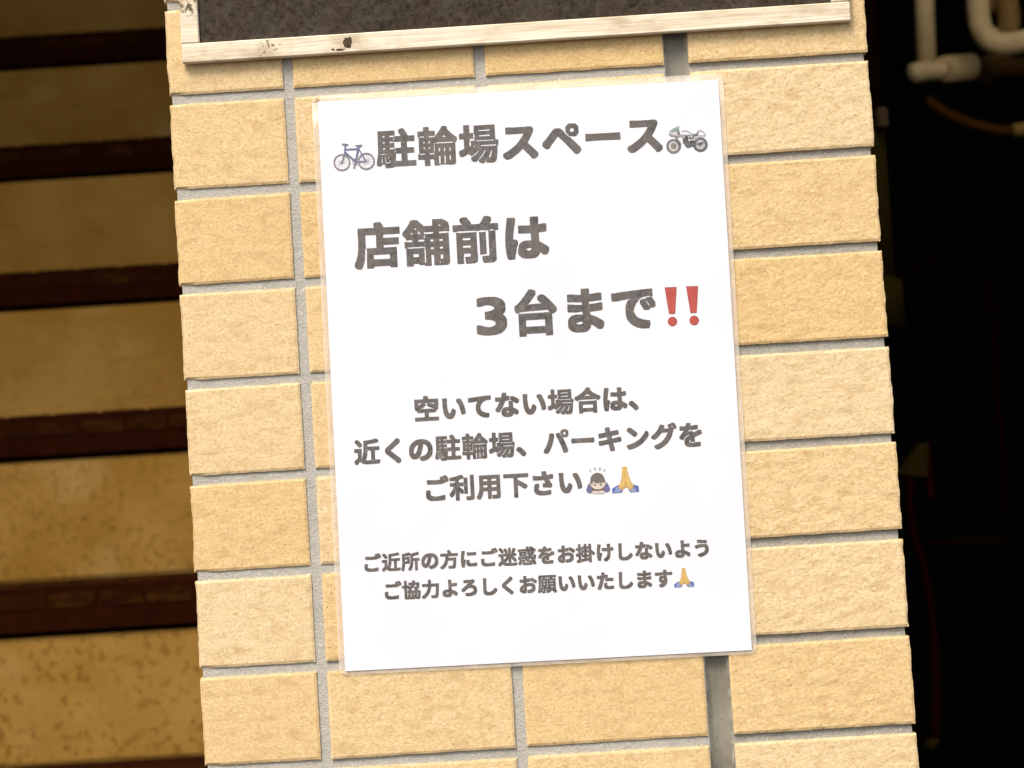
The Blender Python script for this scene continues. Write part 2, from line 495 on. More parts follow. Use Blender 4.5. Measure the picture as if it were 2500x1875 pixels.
# ------------------------------------------------------------------ framed black board above the notice
FX0, FX1, FZ0 = -51.6, 298.7, 15.7
brd = thing('framed_board', (FX0*MM, -0.001, zz(FZ0)), 'mildewed black board in a pale weathered wooden frame above the white notice', 'board')
FH = 470.0
def rail(name, x0, x1, z0, z1, sub=None, mat='wood'):
    m = MB(); m.box(x0*MM, x1*MM, -5.0*MM, -0.9*MM, zz(z0), zz(z1), .0006)
    return build(name, m, M[mat], brd)
rb = rail('bottom_rail', FX0, FX1, FZ0, FZ0+10.2)
rail('stile', FX0, FX0+9.6, FZ0+10.25, FZ0+FH-10.3)
rail('stile', FX1-9.6, FX1, FZ0+10.25, FZ0+FH-10.3)
rail('top_rail', FX0, FX1, FZ0+FH-10.25, FZ0+FH)
m = MB(); m.box((FX0+9.62)*MM, (FX1-9.62)*MM, -2.9*MM, -1.2*MM, zz(FZ0+10.27), zz(FZ0+FH-10.32)); build('panel', m, M['board'], brd)
m = MB()
for cx, cz, rx, rz, s in ((35.6, 20.9, 2.4, 2.9, 1), (31.4, 17.5, 2.3, .55, 2), (27.6, 17.9, .9, .5, 3)):
    n0 = len(m.v); K = 18
    for a in range(K):
        th = 2*math.pi*a/K; q = 1 + .55*noise.noise(Vector((math.cos(th)*1.7, math.sin(th)*1.7, s)))
        m.v.append(((cx+rx*q*math.cos(th))*MM, -5.1*MM, zz(cz+rz*q*math.sin(th))))
    m.f.append(tuple(range(n0, n0+K))); m.t.append(.5)
build('knot', m, M['knot'], rb, fix=False)

# ------------------------------------------------------------------ laminated notice
PX, PZ, PA = 17.716, -8.423, -0.0087543
ca, sa = math.cos(PA), math.sin(PA)
poster = thing('paper_notice', (PX*MM, -0.003, zz(PZ)), 'white laminated A4 notice with Japanese lettering and small pictures stuck to the pillar', 'notice')
def wav(u, v): return .35*noise.noise(Vector((u*.011, v*.011, 4.2)))
def on_sheet(u, v, off):
    """point of the sheet u mm right and v mm up from its top left corner, off mm in front of it"""
    y = -(1.35 + wav(u, v) + off)
    return ((PX + u*ca - v*sa)*MM, y*MM, zz(PZ + u*sa + v*ca))
def sheet(outline, off, thick, step=14):
    """thin sheet over a rectangle with (possibly) rounded corners"""
    m = MB(); u0, u1, v0, v1, r = outline
    us = sorted(set([u0, u0+r, u1-r, u1] + [u0+r+(u1-u0-2*r)*i/14 for i in range(15)]))
    vs = sorted(set([v0, v0+r, v1-r, v1] + [v0+r+(v1-v0-2*r)*i/20 for i in range(21)]))
    K = 8
    pts = []
    def add(u, v, o): m.v.append(on_sheet(u, v, o)); return len(m.v)-1
    for side, o in ((0, off), (1, off-thick)):
        grid = {}
        for i, u in enumerate(us):
            for j, v in enumerate(vs): grid[(i, j)] = add(u, v, o)
        for i in range(len(us)-1):
            for j in range(len(vs)-1):
                corner = (i in (0, len(us)-2)) and (j in (0, len(vs)-2))
                if corner and r > 0:
                    iu = 1 if i == 0 else len(us)-2; jv = 1 if j == 0 else len(vs)-2
                    cu, cv = us[iu], vs[jv]; du = -1 if i == 0 else 1; dv = -1 if j == 0 else 1
                    arc = [add(cu+du*r*math.cos(a*math.pi/2/K), cv+dv*r*math.sin(a*math.pi/2/K), o) for a in range(K+1)]
                    c = grid[(iu, jv)]
                    for a in range(K):
                        f = (c, arc[a], arc[a+1]); m.f.append(f); m.t.append(.5)
                else:
                    m.f.append((grid[(i,j)], grid[(i+1,j)], grid[(i+1,j+1)], grid[(i,j+1)])); m.t.append(.5)
    return m
build('laminate_film', sheet((-3.0, 212.6, -299.0, 3.4, 4.0), -.10, .12), M['film'], poster, smooth=True, fix=False)
pm = MB()
NU, NV = 28, 40
for side, o in ((0, .20), (1, .06)):
    n0 = len(pm.v)
    for j in range(NV+1):
        for i in range(NU+1): pm.v.append(on_sheet(210*i/NU, -297*j/NV, o))
    for j in range(NV):
        for i in range(NU):
            a = n0+j*(NU+1)+i; f = (a, a+NU+1, a+NU+2, a+1)
            pm.f.append(f if side == 0 else f[::-1]); pm.t.append(.5)
paper = build('paper', pm, M['paper'], poster, smooth=True, fix=False)

# outlines of the heavy lettering, two characters per coordinate
GLYPHS = {
  '3': '$=#[$+#^#t#b#]#h#V#l#T#p#T$I#U$K#X$L#n$L$1$A$C$=$S$;$^$<$m$@$w$E$|$I%#$M%%$U$~$^$w$e$g$l$Y$o$M$q$;$q$8$s$7$w$7%H$8%L$;%N$I%N$W%P$m%V$s%Y$y%^${%d${%h$y%l$w%o$m%t$^%z$K%}$1%y#v%s#_%t#^%v#]%x#]&M#b&P#h&S#x&W$5&Z$m&Z$q&Y${&Y%2&V%<&S%N&J%Z&C%d&;%i&3%o&)%q%v%q%_%p%R%l%J%h%B%[%6%[%6%k%(%p$z%u$q%v$k%v$G%t$;%n$/%g$$%_#z%P#o%@#g%0#b$s#]$g#]$a#[',
  '、': '$=#P$9#T#x#u#l$&#R$;#M$A#M$Y#b$m#f$o#|$p$&$m$:$[$Y$;$n$$$o#h$m#f$h#_$U#P',
  'い': '$Q#a$K#c$E#e$4#r$*#~$#$-#y$;#t$G#o$^#k${#j%4#i%8#i%J#h%P#h&&#f&5#f&O#g&S#j&U$3&U$9&T$C&T$E&S$G&Q$H&7$E%z$E%j$F%f$G%D$I%4$L$}$R$g$Y$S$a$J$c$H$e$H$m$S$u$g$~%%%%%)%@%)%R$p%V$k%U$O%H$/%@$#%8#t%.#i%%#d$}#b$w#a &A$6&>$9&<$=&;$I&6$g&2$y&(%>%z%T%r%h%a&&%a&=%b&A%h&D%x&K&9&J&>&G&I&6&S%~&c%]&k%D&s$}&w$a&w$E&v$C&r$?&m$=&[$6',
  'う': '$W#S$T#T$Q#X$E#p$D$+$E$-$K$1$c$4%#$<%>$F%N$O%]$Z%f$g%o$}%p%%%o%*%j%5%f%<%X%B%N%F%F%G%<%G$s%@$^%:$?%/#~%0#z%5#s%J#t%h#x%m$-%o$Q%x$u%~%,%~%H%|%d%|%|%{&(%x&5%o&A%d&K%R&O%F&P%:&P$s&M$Y&E$H&9$6&&#~%j#n%]#h%L#a%<#Z$w#S %|&*%Z&0$q&2$C&9$?&;$>&?$>&W$B&m$D&o$G&q$e&q%#&l%J&g%j&e%n&d&3&b&5&^&6&[&6&?&3&/&1&+&/&*',
  'お': '$?#X$/#_#}#h#o#r#g#|#a$+#^$3#^$S#a$[#d$d#n$q#x${$(%*$7%4$J%>$J%Z$I%]$G%]#t%]#j%^#g%_#e%d#d%l#d&5#f&9#j&;$&&;$7&9$K&9$K&;$K&I$J&O$J&o$K&t$O&v%%&v%*&t%+&q%+&W%)&I%)&C%*&A%,&A%6&C%J&H%f&H%l&D%r&M%v&P&3&Q&C&H&^&7&u&((#%|($%x($%b&t%N&q%J&o%I&U%J&C%X&-%i%r%v%n%x%l%v%l%r%k%p%f%k%J%f%(%c%&%b%%%P%&%N%F%S%r%S&$%R&1%O&?%I&I%C&W%6&a%(&e$y&f$o&f$M&e$A&a$5&Z$+&S#~&M#w&D#p&5#g&-#d%v#]%X#Y%8#Y%4#[%1#b%,#r%+#v%.$)%+$7%0$8%D$8%L$9%Z$<%o$C%x$I%~$O&%$S&)$[&($c&#$k%|$n%v$q%f$w%]$y%J$w%8$s%&$m%&$S%($M%($7%#$)%%#p$~#j${#d$q#[$m#X $G$;$K$;$M$?$N$U$M$V$C$O$=$E$=$C$?$A %h&&%j&&%j&&%m&/%k&7%j&:%f&/',
  'く': '%b#M%]#O%?#p%0#}$a$G$=$f$/$r$&$}$#%*$#%H$%%N$)%T$-%Y$9%f%6&S%C&a%V&w%X&x%n&x%r&w&)&g&.&a&.&E&+&A%^%|$t%B$m%<$l%:$q%5%E$i%r$B&$$6&5$$&6#h&4#d%x#N',
  'け': '%<#O%:#Q%0#X$~#f$}#~%#$$%%$&%8$1%B$8%J$A%T$P%]$c%b$q%d$}%f%6%f%J%f%L%d%L$y%L$g%N$d%P$c%T$c&($e&+$i&,%(&,%B&)%d&)%e&+%e&3%d&9%d&A%a&Q%a&k%b&m%d&o%f&p&>&o&A&m&B&k&B&O&A&I&A&/&C&/&G&/&W&2&q&2&u&1&w&-&w%W&u%T&q%R&S%O&K%O&B%N&B%2&A%,&A$m&?$W&:$?&2$-&$#t%l#_%b#X%T#O #x#a#u#d#r#h#j$-#e$M#e$U#d$Y#d$k#c$o#c%.#d%4#d%N#e%R#e%]#i&+#q&a#q&i#t&m#v&n$;&n$G&m$O&k$Q&i$R&M$L&7$F%r$A%N$?%6$A%5$S%5$^%/$c%,$e%($e$k$U$?$N$$$M#z$M#h$L#f$I#c$9#a $7$u$9$w$:$}$9%$$9%$$7$}$7$w',
  'ご': '$e#W$O#Z$A#a$5#f$&#p#|#w#t$&#p$1#o$9#q$M#o$c#q$s#t%%#x%+$&%,$/%*$A%,$K%+$P%($R%#$R$e$M$S$R$I$W$E$_$A$q$:$~$7%%$6%)$5%,$4%B$4%F$6%P$6%T$8%]$7%_$9%z$<&7$B&O$B&S$?&T$5&R$+&R#|&T#r&T#h&S#e&O#b&3#[%~#Y%v#Y%r#X%h#Y%f#W%P#Y%L#W%@#W%6#X%.#W$}#W$y#Y$o#W %#%r${%t$y%t$g%t$^%s$Q%s$M%t$=%s$9%t$/%t$+%v$)%x$(%z$(&)$*&/$*&5$*&=$(&E$(&M$)&O$,&Q$5&R$;&Q$G&R$K&P$S&P$W&O$c&O$e&M$m&N$y&N%#&L%<&L%B&N%N&N%T&M%X&O%d&O%h&P%p&P%u&Q%v&S%t&k%u&o%w&q&$&u&+&x&7&x&;&w&=&w&=&{&B(#&K((&O()&i()&k((&{&m(-&U(-&=(*&8(%&6&u&1&k&1&c&2&c&/&a&+&Q&$&E&#&?&%&>%x&;%v&1%t&$%u%|%t%l%t%h%s%D%t%@%r &Y&A&[&@&]&A&[&C&Z&G&J&c&G&g&E&h&D&g&E&c&V&E',
  'さ': '%%#T%##U$o#U$[#X$I#_$=#f$1#p$,#t$#$$#{$-#y$;#y$c#|$s$$%#$+%0$1%6$M%7$a%3$e%0$f%,$f$q$]$a$X$Q$Z$I$^$E$a$A$g$>$u$8%%$5%>$2%d$5%~$:&=$:&@$7&A#r&@#l&@#b&?#_&=#]&+#X%h#U%T#U%N#T &&$V%t$Y%d$[%:$_%6$b%4$e%3%*%4%4%5%6%:%9%R%9%U%:%T%>%F%Y%D%_$E%^$A%_#|%a#t%c#p%h#p&9#q&=#t&>#v&?$1&?$I&<$c&;$g&:%0&:%1&;%0&?%)&S%*&o%+&q%.&s%B&v%]&v%c&s%f&o%k&U%r&B%|&D&5&I&A&M&Y&M&^&L&b&G&d&9&d%v&c%t&[%o&K%k&1%g&-%f&-%d&1%Z&@%@&Q%*&R$m&F$[&A$W',
  'し': '$o#R$Y#W$S#Z$G#d$;#o$7#v$2$$$/$1$/$;$.$A$.$w$/$}$/%J$0%P$0%t$1%x$1&A$/&O$/&i$0&m$3&p$i&p$m&o$o&k$o&M$l&3$k%X$j%T$j%4$i%.$i$W$l$I$p$A$s$<$y$9%*$4%2$2%6$2%L$6%]$<%e$?%p$F%~$Q&1$a&=$q&A$u&Y$t&^$p&p$Y&o$C&g$6&W$(&G#t&7#j&&#a%r#X%Z#S%L#R',
  'す': '$W#Q$U#S$@#j$@$&$E$,$Y$2$m$9%#$=%($A%#$A$s$>$m$?$i$@$b$C$U$K$K$Y$G$a$D$i$C$u$C%6$E%D$I%N$M%T$R%Z$[%d$i%i$w%k%>%j%?%l%?%t%>%v%<%v$y%t$[%m$I%m$E%l$7%l#~%j#b%j#]%n#Z%v#Z&A#[&C#_&E#b&F%4&I%6&I%6&K%5&S%5&o%8&s%<&t%l&t%p&s%q&q%r&o%r&Q%q&K%q&I%r&I&s&I&w&H&y&E&z&C&z%|&y%r&u%o&Y%n&S%o&3%o&/%p%t%p%p%p%q%V%x%F%{%6%{$e%x$O%t$A%i$/%d$&%V#u%J#k%@#e%.#Y$u#Q %-$w%2$w%7$y%=%*%=%,%:%4%8%6%4%7%.%7%*%4%&%0%#%*%#%(%&${%*$y',
  'た': '#~#W#j#_#d#d#c#h#c#|#p$=$$$g$5%:$>%Z$?%_$;%_#v%_#r%a#d%a#a%b#^%f#]%j#]&7#^&9#_&<#f&=$E&<$K&=$N&G$Q&[$Q&q$S&t$W&u$w&u%0&s%4&q%5&m%5&S%2&G%2&F%L&K%f&K%h&I%j&G%j%t%i%p%h%o%]%q%V%q%J%p%@%l%;%j%;%h%;%h%F%e%L%e%]%h%h%m&G%m&K%l&Y%l&^%k&i%k&m%h&n%d&n%8&m%6&k%3&g%2&K%2&/%5%p%5%R%2%9%2%6%4%5%8%5%f%4%f%%%d$y%@$g$^$W$1$G#f$C#]$?#X %]#]%J#a%B#d%8#h%0#n%*#t%##{$|$&$z$1$z$U$}$o%#$s%($v%J$w%T$v%X$t%Y$q%Z$o%Z$W%X$K%]$C%h$>%r$;&$$9&=$;&S$?&o$?&r$;&s#r&r#n&r#f&q#d&n#b&k#a&c#_&M#^&I#]',
  'て': '%~#X%l#Z%T#a%F#g%<#l%0#t$y$&$t$-$g$A$a$P$[$i$[%0$]%4$]%>$b%P$g%]$m%j$s%r$w%v$w%w$u%v$o%v$E%q#x%j#]%k#Y%n#W&$#W&C#X&E#Z&H#b&J#p&J$k&S%R&X%V&Y%_&Y%d&Z%z&[%~&]&C&^&G&_&e&_&g&^&j&[&k&Y&k&-&i&(&e&%&M&%&1%~&&%{%n%r%_%h%W%b%O%V%G%H%>%2%;%%%<$y%E$a%O$S%Z$L%p$B&)$<&;$9&I$8&L$7&N$3&O#t&J#h&F#]&C#Y&A#X',
  'で': '%~#V%j#X%T#^%D#e%0#p%+#t$t$)$g$:$c$A$]$O$Y$g$Z$w$Y%.$Z%2$Z%<$b%T$k%h$o%l%#%z%#%z${%z$q%v$k%v$i%t$c%t$a%r$;%n#|%i#l%j#[%j#X%k#W%n#U%~#V&3#U&9#U&A#V&C#X&F#]&H#h&H#n&G#p&H#x&H#z&J$;&L$=&M$E&M$G&N$O&N$Q&O$Y&N$^&P$g&O$i&Q$q&P$u&R$}&Q%#&S%,&R%0&T%8&S%:&U%D&T%F&V%P&U%T&W%]&V%b&X%l&W%p&Y%z&X%~&Z&/&Y&3&Z&A&Z&E&[&U&[&a&]&e&[&h&Y&i&W&i&O&g&E&g&=&i&3&i&)&g&$&_%~&_%~&r%b&y%T&y%<&w%8&q%4&i%0&^%0&U%2&S%2&S%-&Q%*&M%&&A$}&)$}&%%#%~%&%s%<%g%P%f%Z%h%h%j%j%n%m%z%r&1%r&3%w&9%z&C%}&M%}&W&#&Y&$&X&&&S&)&M&*&C&*&5&%&+&$%|%}%n%w%e%p%]%j%Y%d%N%T%H%L%@%:%8$}%;$s%D$^%L$S%V$J%n$@%~$;&1$9&7$6&?$7&I$6&L$3&M#r&G#b&D#Z&A#W&?#V&/#W &L%>&M%>&M%@&I%K&<%_&9%e&5%g&5%d&6%b&G%D',
  'な': '%2#Q%.#R%##R$s#T$m#W$a#^$S#j$M#r$J#z$I$)$I$A$K$K$O$Q$]$g$d$k$m$p$q$s%#$v%.$v%2$w%L$w%N$w%N%(%M%.%M%B%L%H%M%h%N%i%P%j%X%h%j%h%x%f%|%g%|%h%z%k%j%p%d%s%b%v%a%|%c&&%b&/%g&=%n&F%p&G&-&F&K&8&c&*&w%x&{%t&z%Z&n%H&i%D&O%D&/%X&+%[&*%X&*%<&+%6&+%#&,$y&,$m&-$l&A$c&M$Y&^$O&n$C&p$?&o$&&d#p&_#l&E#l&3#z&/#}&-#|&)#p%}#f%x#_%k#V%Z#R%P#R%L#Q %:$/%?$/%J$4%L$7%N$?%L$@%D$B%>$B%4$>%+$9%*$7%+$5 #v$7#d$@#[$E#Z$I#Z$a#o$y#|%5$5%Z$7%b$3%c#f%c#_%f#^%h#[%n#[%z#Z%~#[&;#]&>#b&?#z&?$-&=$C&=$M&>$N&A$R&S$U&e$V&q$Y&v$^&w%#&w%0&v%4&t%7&s%8&o%8&W%5&K%6&J%@&M%X&M%Z&L%^&I%_&=%Y&)%[%|%Z%x%V%t%N%n%<%j%%%g%#%f$p%B$b$}$W$m$G$W$?$E$9$=$6$9$3$7',
  'に': '#v#W#r#Z#p#_#l#n#g$7#f$O#e$U#e%6#f%<#f%H#j%p#t&S#u&c#w&g#z&i#|&j$;&j$Q&h$S&f$U&c$U&G$O&1$K%x$F%X$A%2$C%0$S%/$c%#$d$}$d$w$a$m$_$e$Z$S$X$C$Q$/$K#t$K#_$J#]$G#Z$C#X$9#X$5#W %P#f%N#g%D#g%8#i%*#n$}#r$u#x$o#~$i$-$g$3$f$E$i$Y$l$i$l$o$j$y$l$}$o%$%0%%%B%#%D$~%F${%F$w%F$a%D$Y%D$T%F$O%H$L%V$F%h$C%x$C&1$E&M$J&i$J&m$I&o$E&p#r&o#p&k#m&g#k&W#i&C#g&5#g&1#f $7$o$9$q$:$u$9$x$8$w %L%m%J%n%%%o$y%q$w%r$v%v$v&G$w&K$y&L%:&M%P&J%r&I%x&J&7&K&C&M&^&M&c&L&e&I&f%v&e%r&c%q&Y%o&O%o&K%n&5%n&1%m',
  'の': '%8#X%6#Y%2#_%%#t%$$+%($3%.$6%:$7%F$:%]$B%l$I%t$O&$$Z&)$c&2$u&7%*&7%4&4%@&0%L&+%W%~%d%v%l%j%s%b%w%Y%x%X%t%W%h%Q%H%K%.%A$i%7$O%,$<%*$9$}$4$w$)$o#|$g#v$a#t$W#r$5#r$+#u#z#}#n$-#i$5#c$?#^$G#Y$W#X$a#X%8#Z%J#d%b#r%z$)&3$C&G$W&P$q&X%6&[%N&[%l&X&%&Q&9&G&I&;&Q&3&c%z&k%h&q%T&r%L&s%@&s$y&q$c&k$M&a$:&P$&&<#r&$#f%n#^%R#X $F$W$G$W$I$Y$P$c$Y$s$a%%$n%N$v%r$u%t$k%p$[%g$Q%Z$F%L$<%8$7%%$7${$9$s$?$c$B$[',
  'は': '#r#V#p#X#m#]#h#t#d$7#c$O#b$U#b%0#c%4#d%P#h%v#r&[#r&e#t&i#x&m$?&m$M&l$P&i$R&g$R&M$N&?$G%t$B%R$>%0$?%.$O%-$Y%&$^$}$a$y$_$g$^$a$U$Q$S$I$O$/$H#t$H#_$G#Z$C#W$;#W$7#V %:#X%(#[${#_$u#c$k#j$e#q$_#x$[#~$Z$/$a$Q$f$a$i$g$q$p${$v%*$z%4$|%>$}%]$}%a$}%a%0%_%6%_%R%_%S%]%S%#%S${%T$m%T$g%V$e%X$d%Z$e&.$g&1$i&2%*&2%<&0%_&0%_&1%_&;%]&Q%]&g%_&k%d&m&:&m&=&k&>&g&>&K&<&=&<&7&=&5&A&5&W&9&o&9&s&7&u&3&u%b&s%^&o%Z&i%Y&M%V&E%V&<%T&<%J&=%F&=%6&>%2&>%#&?$s&C$q&M$k&c$]&x$M(#$F($$C(#$+&s#t&q#p&o#o&U#p&A$%&>$$&;#v&5#m&+#d%z#]%r#Y%j#X %I$7%P$6%Z$:%]$=%a$E%R$H%F$E%<$A%:$?%:$=%;$; $4$m$5$l$5$m$7$s$7$x$5$s',
  'ま': '$^#S$K#U$=#Y$3#a$+#g$%#l#z#v#x#~#x$K#y$Q#|$V$%$a$-$g$7$o$G$v$S$x$y$w%*$w%+${%*%,%(%.$y%.$S%+$O%,$A%,$=%-$&%.#|%0#z%2#y%4#y%b#z%e#~%g$-%g$5%e$=%e$Y%a%(%^%)%b%)%p%%%r$c%r$=%u$3%u$)%t#~%v#{%x#z%|#z&K#{&M#~&O$$&P$=&P$e&K%%&I%%&q%(&t%,&u%Z&u%]&t%_&q%a&o%a&U%_&O%_&M%b&L&$&O&7&R&U&R&W&Q&Y&N&Z&I&Z%~&Y%|&W%y&Q%w&I%x&A%x%v%t%]%s%[%r%[%p%[%d%]%b&1%f&O%k&Y%k&]%h&^%:&]%6&Y%3&Q%1&5%.%z%-%v%,%f%,%_%+%_%(%b$s&$$g&7$]&I$P&^$B&d$=&e$;&e#~&W#k&T#h&Q#f&9#f%z#{%j$*%d$,%d$,%c$+%b#x%]#q%R#d%F#Z%@#V%8#T%,#S $k$1$q$0$w$1%#$5%($=%)$A%%$C$u$D$g$A$W$;$V$9$W$7',
  'よ': '$O#S$=#U$-#Z$$#_#y#d#k#t#h#|#f$)#f$O#g$U#k$^#s$i#~$r$/$y$7$}$G%$$S%%$u%%$w%%$v&9$u&=$u&I$s&S$s&n$u&q$y&r%P&q%S&o%T&m%T&K%R&5%R&1%d&1%h&2&$&3&5&5&S&5&U&4&W&1&Y&&&Y%_&X%]&W%Y&M%W&C%W&?%V%|%U%x%T%_%T%T%S%S%R%S%F%T%B%T%2%U%.%U${%V$z%t$o&+$g&=$Y&U$I&^$A&a$>&a$$&S#l&O#g&K#f&7#f&4#h&%#t%n$&%^$1%X$2%V#z%R#p%H#e%<#Z%4#W%,#T${#S $[$3$c$2$g$2$s$7$t$9$x$A$y$G$u$I$m$J$c$I$Q$D$I$@$G$=$I$9$U$4',
  'ろ': '$^#T$Q#V$M#X$K#]$F#p$F$/$G$1$I$3$K$4$g$4$y$2%*$2%@$5%R$:%_$?%k$E%t$K%x$Q&#$c%z$q%v$u%r$z%l$}%]%(%L%,%H%,%.%%$y$z$l$s$Y$h$M$[$3$D#x$C#u$E#l$M#b$Y#_$[#_$s#b$v$9%D$y%z%+&$%5&-%5&-%2&.${&)$o&($a&($Q&%$1&&$.&)$-&+$.&[$/&^$3&_$}&_%%&a%B&a%H&b%X&b%l&e&-&d&=&O&=&5&;&2&+&&%h%i%Z%d%S%_%S%]%V%^%f%a%r%a&)%Z&3%V&A%M&R%<&[%.&_%#&a$u&a$Q&^$?&Z$9&U$/&Q$)&B#t&/#g%v#^%X#V%D#U%@#T',
  'を': '%4#S%2#T$}#T$s#U$e#X$W#^$O#e$C#r$?#z$<$-$<$I$>$W$B$a$M$m$[${$p%,%(%5%)%6%(%8$y%:$k%3$[%-$K${$?$m$8$a$3$Y$1$X#t$Y#_$h#Z$m#[%*#u%D$$%P$4%f$:%p$9%r$3%s#t%s#p%t#h%t#d%v#c%z#d&K#f&N#j&O$+&O$9&M$S&L$T&M$V&S$Y&a$[&r$^&u$a&v%%&v%*&u%2&u%8&s%:&q%;&o%;&U%:&Q%:&O%X&R%x&W&5&W&8&U&:&S&:&&&9%~&5%|%x%x%F%t%2%w%%%w%#%v$}%r$z%l$y%h${%g%,%g%>%j%D%i%O%d%V%_%]%X%_%W&A%t&Y%u&[%t&a%o&j%Z&j%B&e%<&+%%%n$w%g$s%g$9%f$4%X$7%P$8%B$8%2$5%0$5%0$9%0$W%*$S%&$O$|$E$z$?${$;$}$9%,$4%0$4%4$0%:$.%D$+%L$+%X$-%f$2%h$3%x$4&7$8&O$7&R$5&S$3&S#_&R#]&O#Z&K#X&+#U%_#T%Z#S',
  'キ': '%:#T%6#V%4#Z%2#l%#$T$}$T$Q$M$+$E#j$E#g$G#d$J#_$a#_${#a%##d%$#t%&$I%.$q%4$t%6$t%8$o%R$m%S$k%S$C%M$)%G#l%G#h%H#e%L#a%b#a%~#b&&#f&)$)&,$c&4$b&;$Z&O$[&k$a&p$y&t%6&t%8&s%;&q%<&o%?&W%C&C%D&>%r&E&/&K&I&K&K&I&M&G&R&1&R%r&Q%p&O%n&K%l&9%j%Q%_%P%Z%V%?%X%?&/%G&K%N&g%N&i%L&k%H&p%2&p$u&o$r&k$p%d$a%c$^%d$Y%j$;%r#z%q#]%l#X%X#T',
  'グ': '$1#L$&#S#r#f#q#|#r#~#x$&$A$5$S$>$g$I$y$U%*$b%5$m%F%&%U%>%f%[%l%f%f%g${%g$z%b$w%_$e%I$K%1$3$x$$$o#j$p#Q%##O%(#N%*#N%>#O%@#T%D#h%P#x%^$-%o$7%z$C&-$Q&D$Y&S$e&m$i&p%*&q%@&i%D&f%F&c%F&K%D&H%<&?%;&=%<&=%t&=%x&>%~&>&#&?%v&H%p&S%o&k%p&m%r&o%v&q&$&v&/&v&9&t&9&y&;&|&A(#&I((&c((&g(&&k&}&q&s(&&U((&S((&<(%&9&}&7&s&2&g&1&^&3&]&3&]&/&[&+&Y&*&W&)&W&)&X%~&W%r&R%f&F%B&8$}&-$k%|$Y%h$?%V$0%H#~%*#j$c#U$K#M &U&A&U&@&V&A&V&E&Q&O&G&a&C&d&A&f&@&e&A&a&P&E',
  'ス': '&=#Y&9#]&-#o%n$1%R$M%J$S%H$R%:$C%*$5$i#|$O#l$A#c$3#]#t#]#^#t#]#v#]$/#_$4#e$7$)$F$=$S$Q$c$q${%+%6%8%F%L%d%S%p%U%v%T%x%R%x$K%x$E%w#|%x#z%z#y%~#y&Q#z&S#|&V#~&W$;&W$M&U%n&U%z&W&;&W&=&V&M&I&N&G&M&/&9%]&+%D%x%.%w%,&C$_&m$3&p$-&p#t&o#p&j#l&U#Z',
  'パ': '#n#b#X#j#Q#p#P#r#P$-#f$L#o$[#{$u$-%8$5%P$<%j$B&)$H&I$K&L$g&L%#&F%(&D%)&A%)&&$w%J$o%-$f$m$X$Q$L$7$B$$$/#d$+#b &=#b&9#d&6#h&.$+%|$S%i%,%O%d%>&+%>&A%?&E%D&H%X&O%r&N%u&M%x&9%|&/&/%v&=%e&G%N&_$o&l$I&t$/&t#p&s#n&q#k&m#i&U#b &W%m&O%o&>%n&9%p&5%t&)&-&#&5%{&G%x&M%w&S%x&[%|&e&$&k&-&r&7&x&A&z&O&x&W&z&c&z&i&x&q&s&z&k(#&d((&[()&U((&E()&5(&&-($&)&|%~&u%v&m%p&c%m &a&E&^&L&Y&R&R&U&K&U&E&R&A&L&?&E&A&>&E&9&K&5&R&5&Y&9&^&>',
  'ペ': '&K#m&F#p&.$3%L$y%4%8$w%O$w%O$u%M$;$a$+$I$&$F#j$F#P$^#M$c#N${#k%:$F%~$Q&/$Y&5$a&8$e&:$u&9%*&:%0&8%:&3%N%z%X%j%f%X%t%L&$%D&/%<&|$E&}$-&w$%&c#n &?%I&7%K&)%K%~%M%t%V%f%f%a%l%^%t%[&5%]&=%_&A%f&K%n&R%t&W%|&[&)&]&9&[&G&]&Q&Z&Y&U&c&O&k&F&o&=&p&9&p&/&n&$&p%x&p%n&n%h&k%b&c%U&W%M&P%J&K%I &G&$&F&,&A&2&;&5&4&5&-&2&)&,&&&$&)%y&-%t&4%q&;%q&A%t&F%y',
  'ン': '$$#]#}#_#z#d#l#z#k$5#l$7#n$:#p$;#t$=$&$?$;$D$W$M$s$X%,$d%:$l%L$y%]%*%e%0%x%D&5%e&@%v&F&&&J&+&M&-&c&-&e&,&h&+&l&$&w%j&w%P&e%2&X%#&J$o&+$N%r$?%_$3%D#~%*#s$d#f$E#^$?#] $o%D$l%F$H%f$2%x#x&-#u&1#u&I$-&_$E&a$I&_$e&K%#&6%5&&%@%v%A%]%?%X%*%E',
  'ー': '#b$v#^$y#]%##]%R#^%V#b%X$-%X$3%W&?%W&G%X&i%X&m%W&o%T&o${&n$y&k$v&K$v&G$w&7$w&/$x$E$x$?$w$)$w$$$v',
  '下': '$w#K$t#N$t#P$t&5$s&6$q&6#R&6#O&9#O&;#O&g#R&j#T&j&{&j&}&g&}&a&}&;&}&9&{&6%P&6%L&5%L%w%j%j&2%T&O%C&h%4&l%.&l$u&^$c&W$[&A$[%t$x%N%3%L%3%L#N%J#L%H#K',
